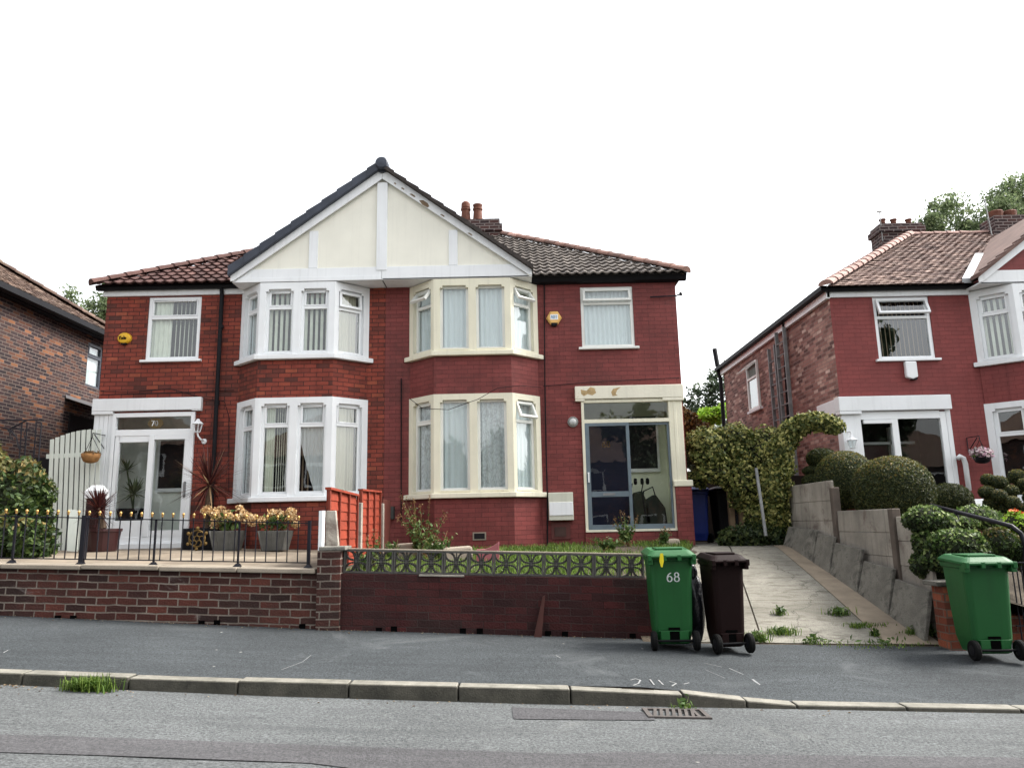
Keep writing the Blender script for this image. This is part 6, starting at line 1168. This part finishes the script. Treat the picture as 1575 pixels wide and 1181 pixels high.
for (y1, y0, zt1, zt0, lab) in ((12.95, 11.75, 1.37, 1.31, 'leaning concrete slab at the top of the driveway, farthest from the road'), (11.72, 11.15, 1.27, 1.22, 'narrow leaning concrete slab, second from the ivy'), (11.12, 10.3, 1.14, 1.07, 'leaning concrete slab in the middle of the row along the driveway'), (10.27, 9.5, .92, .86, 'leaning concrete slab below the post, second from the brick pier'), (9.47, 8.72, .74, .66, 'leaning concrete slab nearest the orange brick pier and the road')):
    mb = MB(); z1, z0 = drv(4.6, y1)-.05, drv(4.6, y0)-.05; mb.hexa([(4.55, y0, z0), (4.6, y0, z0), (4.6, y1, z1), (4.55, y1, z1), (4.69, y0, zt0), (4.74, y0, zt0), (4.74, y1, zt1), (4.69, y1, zt1)]); o = mb.build('concrete_slab', 'conc_d', origin=(4.6, (y0+y1)/2, z0), bevel=.008); tag(o, lab, 'slab', 'concrete slabs leaning on the panel fence')
t = thing('brick_pier', 'orange red brick pier next to the plain green bin', 'pier', (4.75, 8.5, .1)); mb = MB(); mb.box(4.68, 4.9, 8.42, 8.64, -.1, .74); mb.build('brickwork', 'brick_pier', t); mb = MB(); mb.box(4.6, 4.93, 8.38, 8.68, .74, .79); mb.build('cap', 'conc_d', t, bevel=.01)
mb = MB(); mb.box(4.9, 5.2, 8.62, 8.8, -.2, .5); mb.box(5.2, 12, 8.9, 9.1, -.4, .35); o = mb.build('front_wall', 'brick_pier', origin=(5.5, 8.8, 0)); tag(o, 'low orange brick wall behind the plain green bin', 'wall')
def topiary(name, label, balls, n, size, trunk=None, mats=('yew', 'yew_lit_top'), tip=.62):
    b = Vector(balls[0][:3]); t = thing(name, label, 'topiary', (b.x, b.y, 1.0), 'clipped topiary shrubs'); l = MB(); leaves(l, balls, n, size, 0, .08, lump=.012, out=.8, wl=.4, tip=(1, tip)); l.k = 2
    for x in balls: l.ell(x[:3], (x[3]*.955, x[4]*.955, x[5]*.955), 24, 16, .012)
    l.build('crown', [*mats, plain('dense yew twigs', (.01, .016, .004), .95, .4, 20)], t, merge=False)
    if trunk: m = MB(); [m.tube(p, r, 7) for p, r in trunk]; m.build('trunk', plain('reddish yew bark', (.1, .035, .025), .9, .3, 10), t)
topiary('topiary_ball', 'biggest clipped yew ball, overhanging the concrete panels in front', [B(1373, 756, 11.0, 59, 55)], 21000, .02, [([at(1365, 830, 11), at(1372, 760, 11)], [.12, .06])])
topiary('topiary_ball', 'clipped yew ball on a reddish trunk, partly behind the biggest ball', [B(1301, 739, 12.4, 45, 46)], 11000, .02, [([at(1318, 800, 12.3), at(1300, 750, 12.4)], [.13, .08]), ([at(1335, 800, 12.3), at(1310, 755, 12.4)], [.08, .05])])
topiary('topiary_dome', 'small dark green clipped dome below the neighbour porch, right of the biggest ball', [B(1461, 770, 12.3, 32, 27)], 5000, .022, tip=2)
topiary('tiered_topiary', 'dark clipped shrub in three flat tiers behind the concrete panels', [B(1264, 705, 13.0, 23, 16), B(1250, 724, 13.0, 15, 8), B(1250, 740, 12.9, 16, 11)], 5000, .022, tip=2)
topiary('cloud_topiary', 'cloud pruned shrub of many small clipped balls at the right edge', [B(*q, r, r*.85) for q, r in (((1520, 738, 11.6), 11), ((1537, 742, 11.5), 12), ((1518, 757, 11.5), 12), ((1537, 762, 11.3), 11), ((1555, 755, 11.4), 11), ((1565, 733, 11.6), 13), ((1557, 772, 11.2), 11), ((1578, 745, 11.4), 12), ((1525, 775, 11.5), 12), ((1545, 780, 11.4), 11), ((1575, 785, 11.4), 14), ((1590, 765, 11.5), 15))], 9000, .018, [([at(1545, 815, 11.5), at(1540, 770, 11.5), at(1558, 745, 11.5)], [.06, .05, .03])], tip=.55)
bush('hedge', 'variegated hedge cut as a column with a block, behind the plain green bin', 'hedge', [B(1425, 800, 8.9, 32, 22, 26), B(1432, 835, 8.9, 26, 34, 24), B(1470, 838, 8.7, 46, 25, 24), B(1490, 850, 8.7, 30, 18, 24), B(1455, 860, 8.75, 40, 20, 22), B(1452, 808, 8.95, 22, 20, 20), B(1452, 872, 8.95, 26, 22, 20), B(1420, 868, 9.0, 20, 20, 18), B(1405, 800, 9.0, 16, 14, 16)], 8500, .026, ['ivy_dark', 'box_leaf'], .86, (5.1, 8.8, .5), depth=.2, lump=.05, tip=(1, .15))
bush('hedge', 'small square clipped hedge under the black handrail at the right edge', 'hedge', [B(1537, 838, 9.2, 26, 26), B(1568, 850, 9.2, 26, 26)], 3200, .022, ['hedge', 'hedge_tip'], .88, (6.0, 9.2, .4), depth=.2, lump=.05, tip=(1, .75))
bush('low_shrub', 'low bright green mounded shrub behind the black handrail', 'shrub', [B(1500, 795, 10.8, 36, 17), B(1478, 805, 10.6, 26, 15), B(1525, 806, 10.6, 26, 12)], 3500, .026, ['box_leaf'], .85, (6.6, 10.7, .9), depth=.3, lump=.1)
bush('flowering_shrub', 'yellow green shrub with orange red flowers at the right edge', 'shrub', [B(1568, 805, 9.8, 24, 18), B(1590, 808, 9.8, 24, 20), B(1562, 790, 9.8, 8, 5)], 1800, .028, ['lime', plain('orange flower', (.6, .12, .03), .7, .2)], .8, (6.8, 9.8, .8), depth=.4, tip=(1, .85))
t = thing('handrail', 'sloping black tubular handrail over the low hedge at the right edge', 'handrail', at(1470, 840, 9.6)); mb = MB(); hp = [at(1432, 777, 10.3), at(1470, 787, 9.8), at(1530, 802, 9.2), at(1556, 809, 9.0), at(1570, 820, 8.95), at(1577, 838, 8.95), at(1577, 900, 8.95)]; mb.tube(hp, .028, 8); mb.build('rail', 'iron', t, smooth=True); mb = MB(); mb.tube([hp[1], hp[1]+Vector((0, 0, -.7))], .03, 8); mb.build('post', 'iron', t)
t = thing('garden_gate', 'dark iron garden gate behind the plain green bin', 'gate', at(1570, 955, 8.8))
mb = MB()
for i in range(7): a = at(1556+i*7, 870, 8.8); mb.tube([(a.x, 8.8, .1), (a.x, 8.8, a.z)], .008, 5)
mb.bar((at(1552, 880, 8.8).x, 8.8, .25), (at(1605, 880, 8.8).x, 8.8, .25), .03, .012); mb.bar((at(1552, 880, 8.8).x, 8.8, .95), (at(1605, 880, 8.8).x, 8.8, .95), .03, .012); mb.build('bars', 'iron', t)
# ------------------------------------------------------------------ trees behind
random.seed(21)
q = at(1480, 318, 34); tree('tree', 'big loose crowned tree rising behind the right neighbour roof', 'tree', (q.x, 34, 0), 11, [(0, 0, q.z-1, 2.2, 2, 2.0), (2.2, 0, q.z-.2, 2.2, 2, 2.0), (-1.6, 0, q.z-1.8, 1.5, 1.4, 1.1), (3.8, 0, q.z-.6, 2.4, 2, 2.4), (1.0, 0, q.z-2.6, 2.6, 2, 1.4), (5.5, 0, q.z-1.5, 2.4, 2, 2.6), (-1.8, 0, q.z-.9, 1.2, 1.2, .9), (2.6, 0, q.z+.7, 1.5, 1.4, 1.2)], 36000, .085, 'tree_g', 'trees behind the houses', .3)
q = at(140, 480, 32); tree('tree', 'light green tree peeping between the two left houses', 'tree', (q.x, 32, .5), 8, [(0, 0, q.z-1.2, 1.6, 1.4, 1.8), (.9, 0, q.z-.3, 1.2, 1.2, 1.5), (-1.2, 0, q.z-1.2, 1.0, 1, 1.2), (1.8, 0, q.z-1, 1.5, 1.4, 1.8)], 9000, .08, 'tree_g', 'trees behind the houses', .22)
q = at(1090, 610, 34); tree('tree', 'dark green tree in the gap right of the dark red house', 'tree', (q.x, 34, .6), 6, [(0, 0, q.z-.8, 1.5, 1.4, 1.0), (1.2, 0, q.z-.2, 1.2, 1.2, 1.1), (-1.3, 0, q.z-1.2, 1.0, 1, .8), (1.5, 0, q.z-2, 1.8, 1.4, 1.4)], 5500, .1, 'tree_dark', 'trees behind the houses', .2)
bush('shrub', 'bright lime green shrub beyond the ivy in the gap', 'shrub', [B(1095, 640, 24, 24, 13), B(1115, 632, 24, 16, 10), B(1080, 650, 24, 16, 10)], 2600, .07, ['lime'], .7, (6.6, 24, 1), depth=.5)
bush('shrub', 'copper brown shrub beside the porch post in the gap', 'shrub', [B(1060, 655, 20, 18, 20), B(1075, 665, 20, 20, 18), B(1052, 640, 20, 12, 14)], 3000, .055, ['copper'], .7, (5, 20, 1), depth=.5)
bush('hedge', 'dark hedge far back in the gap behind the copper brown shrub', 'hedge', [B(1085, 690, 26, 60, 40)], 3000, .09, ['tree_dark'], .85, (7, 26, 1), depth=.4)
# overhead wire
mb = MB(); a, b = Vector((-16, 22, 8.2)), Vector((-7.9, 15, 6.2)); mb.tube([a.lerp(b, i/8)+Vector((0, 0, -.5*(i/8)*(1-i/8))) for i in range(9)], .006, 4); o = mb.build('overhead_wire', 'black', origin=b); tag(o, 'thin overhead wire against the sky at the left', 'wire')
# ------------------------------------------------------------------ the far side of the street, which the panes reflect
def far_house(x, y, zg, label, m1, m2):
    t = thing('terraced_house', label, 'house', (x, y, zg), 'houses across the street'); mb = MB(); mb.box(x-6, x+6, y-7, y, zg-.5, zg+5.2); mb.build('wall', m1, t); mb = MB(); z = zg+5.2
    mb.face([(x-6.3, y+.3, z), (x+6.3, y+.3, z), (x+2.6, y-3.5, z+2.7), (x-2.6, y-3.5, z+2.7)]); mb.face([(x+6.3, y-7.3, z), (x-6.3, y-7.3, z), (x-2.6, y-3.5, z+2.7), (x+2.6, y-3.5, z+2.7)]); mb.face([(x-6.3, y-7.3, z), (x-6.3, y+.3, z), (x-2.6, y-3.5, z+2.7)]); mb.face([(x+6.3, y+.3, z), (x+6.3, y-7.3, z), (x+2.6, y-3.5, z+2.7)]); mb.build('roof', m2, t)
    for wx_ in (-4, -1.6, 1.6, 4):
        for wz in (1.0, 3.5): w_ = MB(); w_.box(x+wx_-.7, x+wx_+.7, y, y+.05, zg+wz, zg+wz+1.3); o = w_.build('window', 'upvc', t); w_ = MB(); w_.box(x+wx_-.58, x+wx_+.58, y+.05, y+.06, zg+wz+.1, zg+wz+1.2); w_.build('pane', 'dark', o)
far_house(22, -14, -1, 'red brick house across the street behind the camera, farthest down the slope', 'brick_multi', 'tile_dark'); far_house(-24, -13, 1, 'red brick house across the street behind the camera, farthest up the slope', 'brick_multi', 'tile_dark'); far_house(-9, -13, .2, 'red brick house across the street behind the camera, up the slope', 'brick_multi', 'tile_dark'); far_house(6, -13.5, -.4, 'red brick house across the street behind the camera, down the slope', 'brick_multi', 'tile_dark')
tree('street_tree', 'dark conifer across the street behind the camera', 'tree', (18.2, -9, -.5), 10, [(0, 0, 4, 2.8, 2.2, 2.5), (0, 0, 7.5, 2.1, 1.9, 2.4), (0, 0, 10.5, 1.3, 1.2, 2.2)], 7000, .2, 'tree_dark'); tree('street_tree', 'broad dark tree across the street behind the camera', 'tree', (-1.2, -10.5, 0), 5, [(0, 0, 4.5, 2.2, 2, 2), (1.2, 0, 3.8, 1.8, 1.6, 1.6), (-1.5, 0, 4, 1.6, 1.6, 1.6)], 5000, .2, 'tree_dark')
tree('street_tree', 'leafy round tree across the street behind the camera', 'tree', (7.4, -10.5, -.3), 5, [(0, 0, 5, 2.2, 2, 2.2), (1.3, 0, 6.4, 1.8, 1.6, 1.8), (-1.2, 0, 6.6, 1.5, 1.6, 1.5)], 5000, .16, 'tree_dark')
lt = MB(); random.seed(31)
for _ in range(420):
    if random.random() < .6: x = random.uniform(-7, 1.5); y = 8.79-abs(random.gauss(0, .07)); z = pave(x, y)+.004
    else: x = random.uniform(-6, 6) if random.random() < .5 else random.gauss(-4.3, .7); y = 6.2-abs(random.gauss(0, .1)); z = road(x, y)+.005
    a = random.uniform(0, 6.28); l_ = random.uniform(.006, .017); c_, s_ = math.cos(a)*l_, math.sin(a)*l_; lt.face([(x-c_, y-s_, z), (x+s_*.5, y-c_*.5, z+.006), (x+c_, y+s_, z+.002), (x-s_*.5, y+c_*.5, z+.007)])
o = lt.build('leaf_litter', island('dead leaf litter', [(0, (.05, .03, .015)), (.6, (.16, .1, .05)), (1, (.4, .33, .22))], .9), merge=False); tag(o, 'dry leaf litter and grit along the wall foot and in the gutter', 'litter', kind='stuff')
for o in bpy.data.objects:
    if 'base' in o: del o['base']
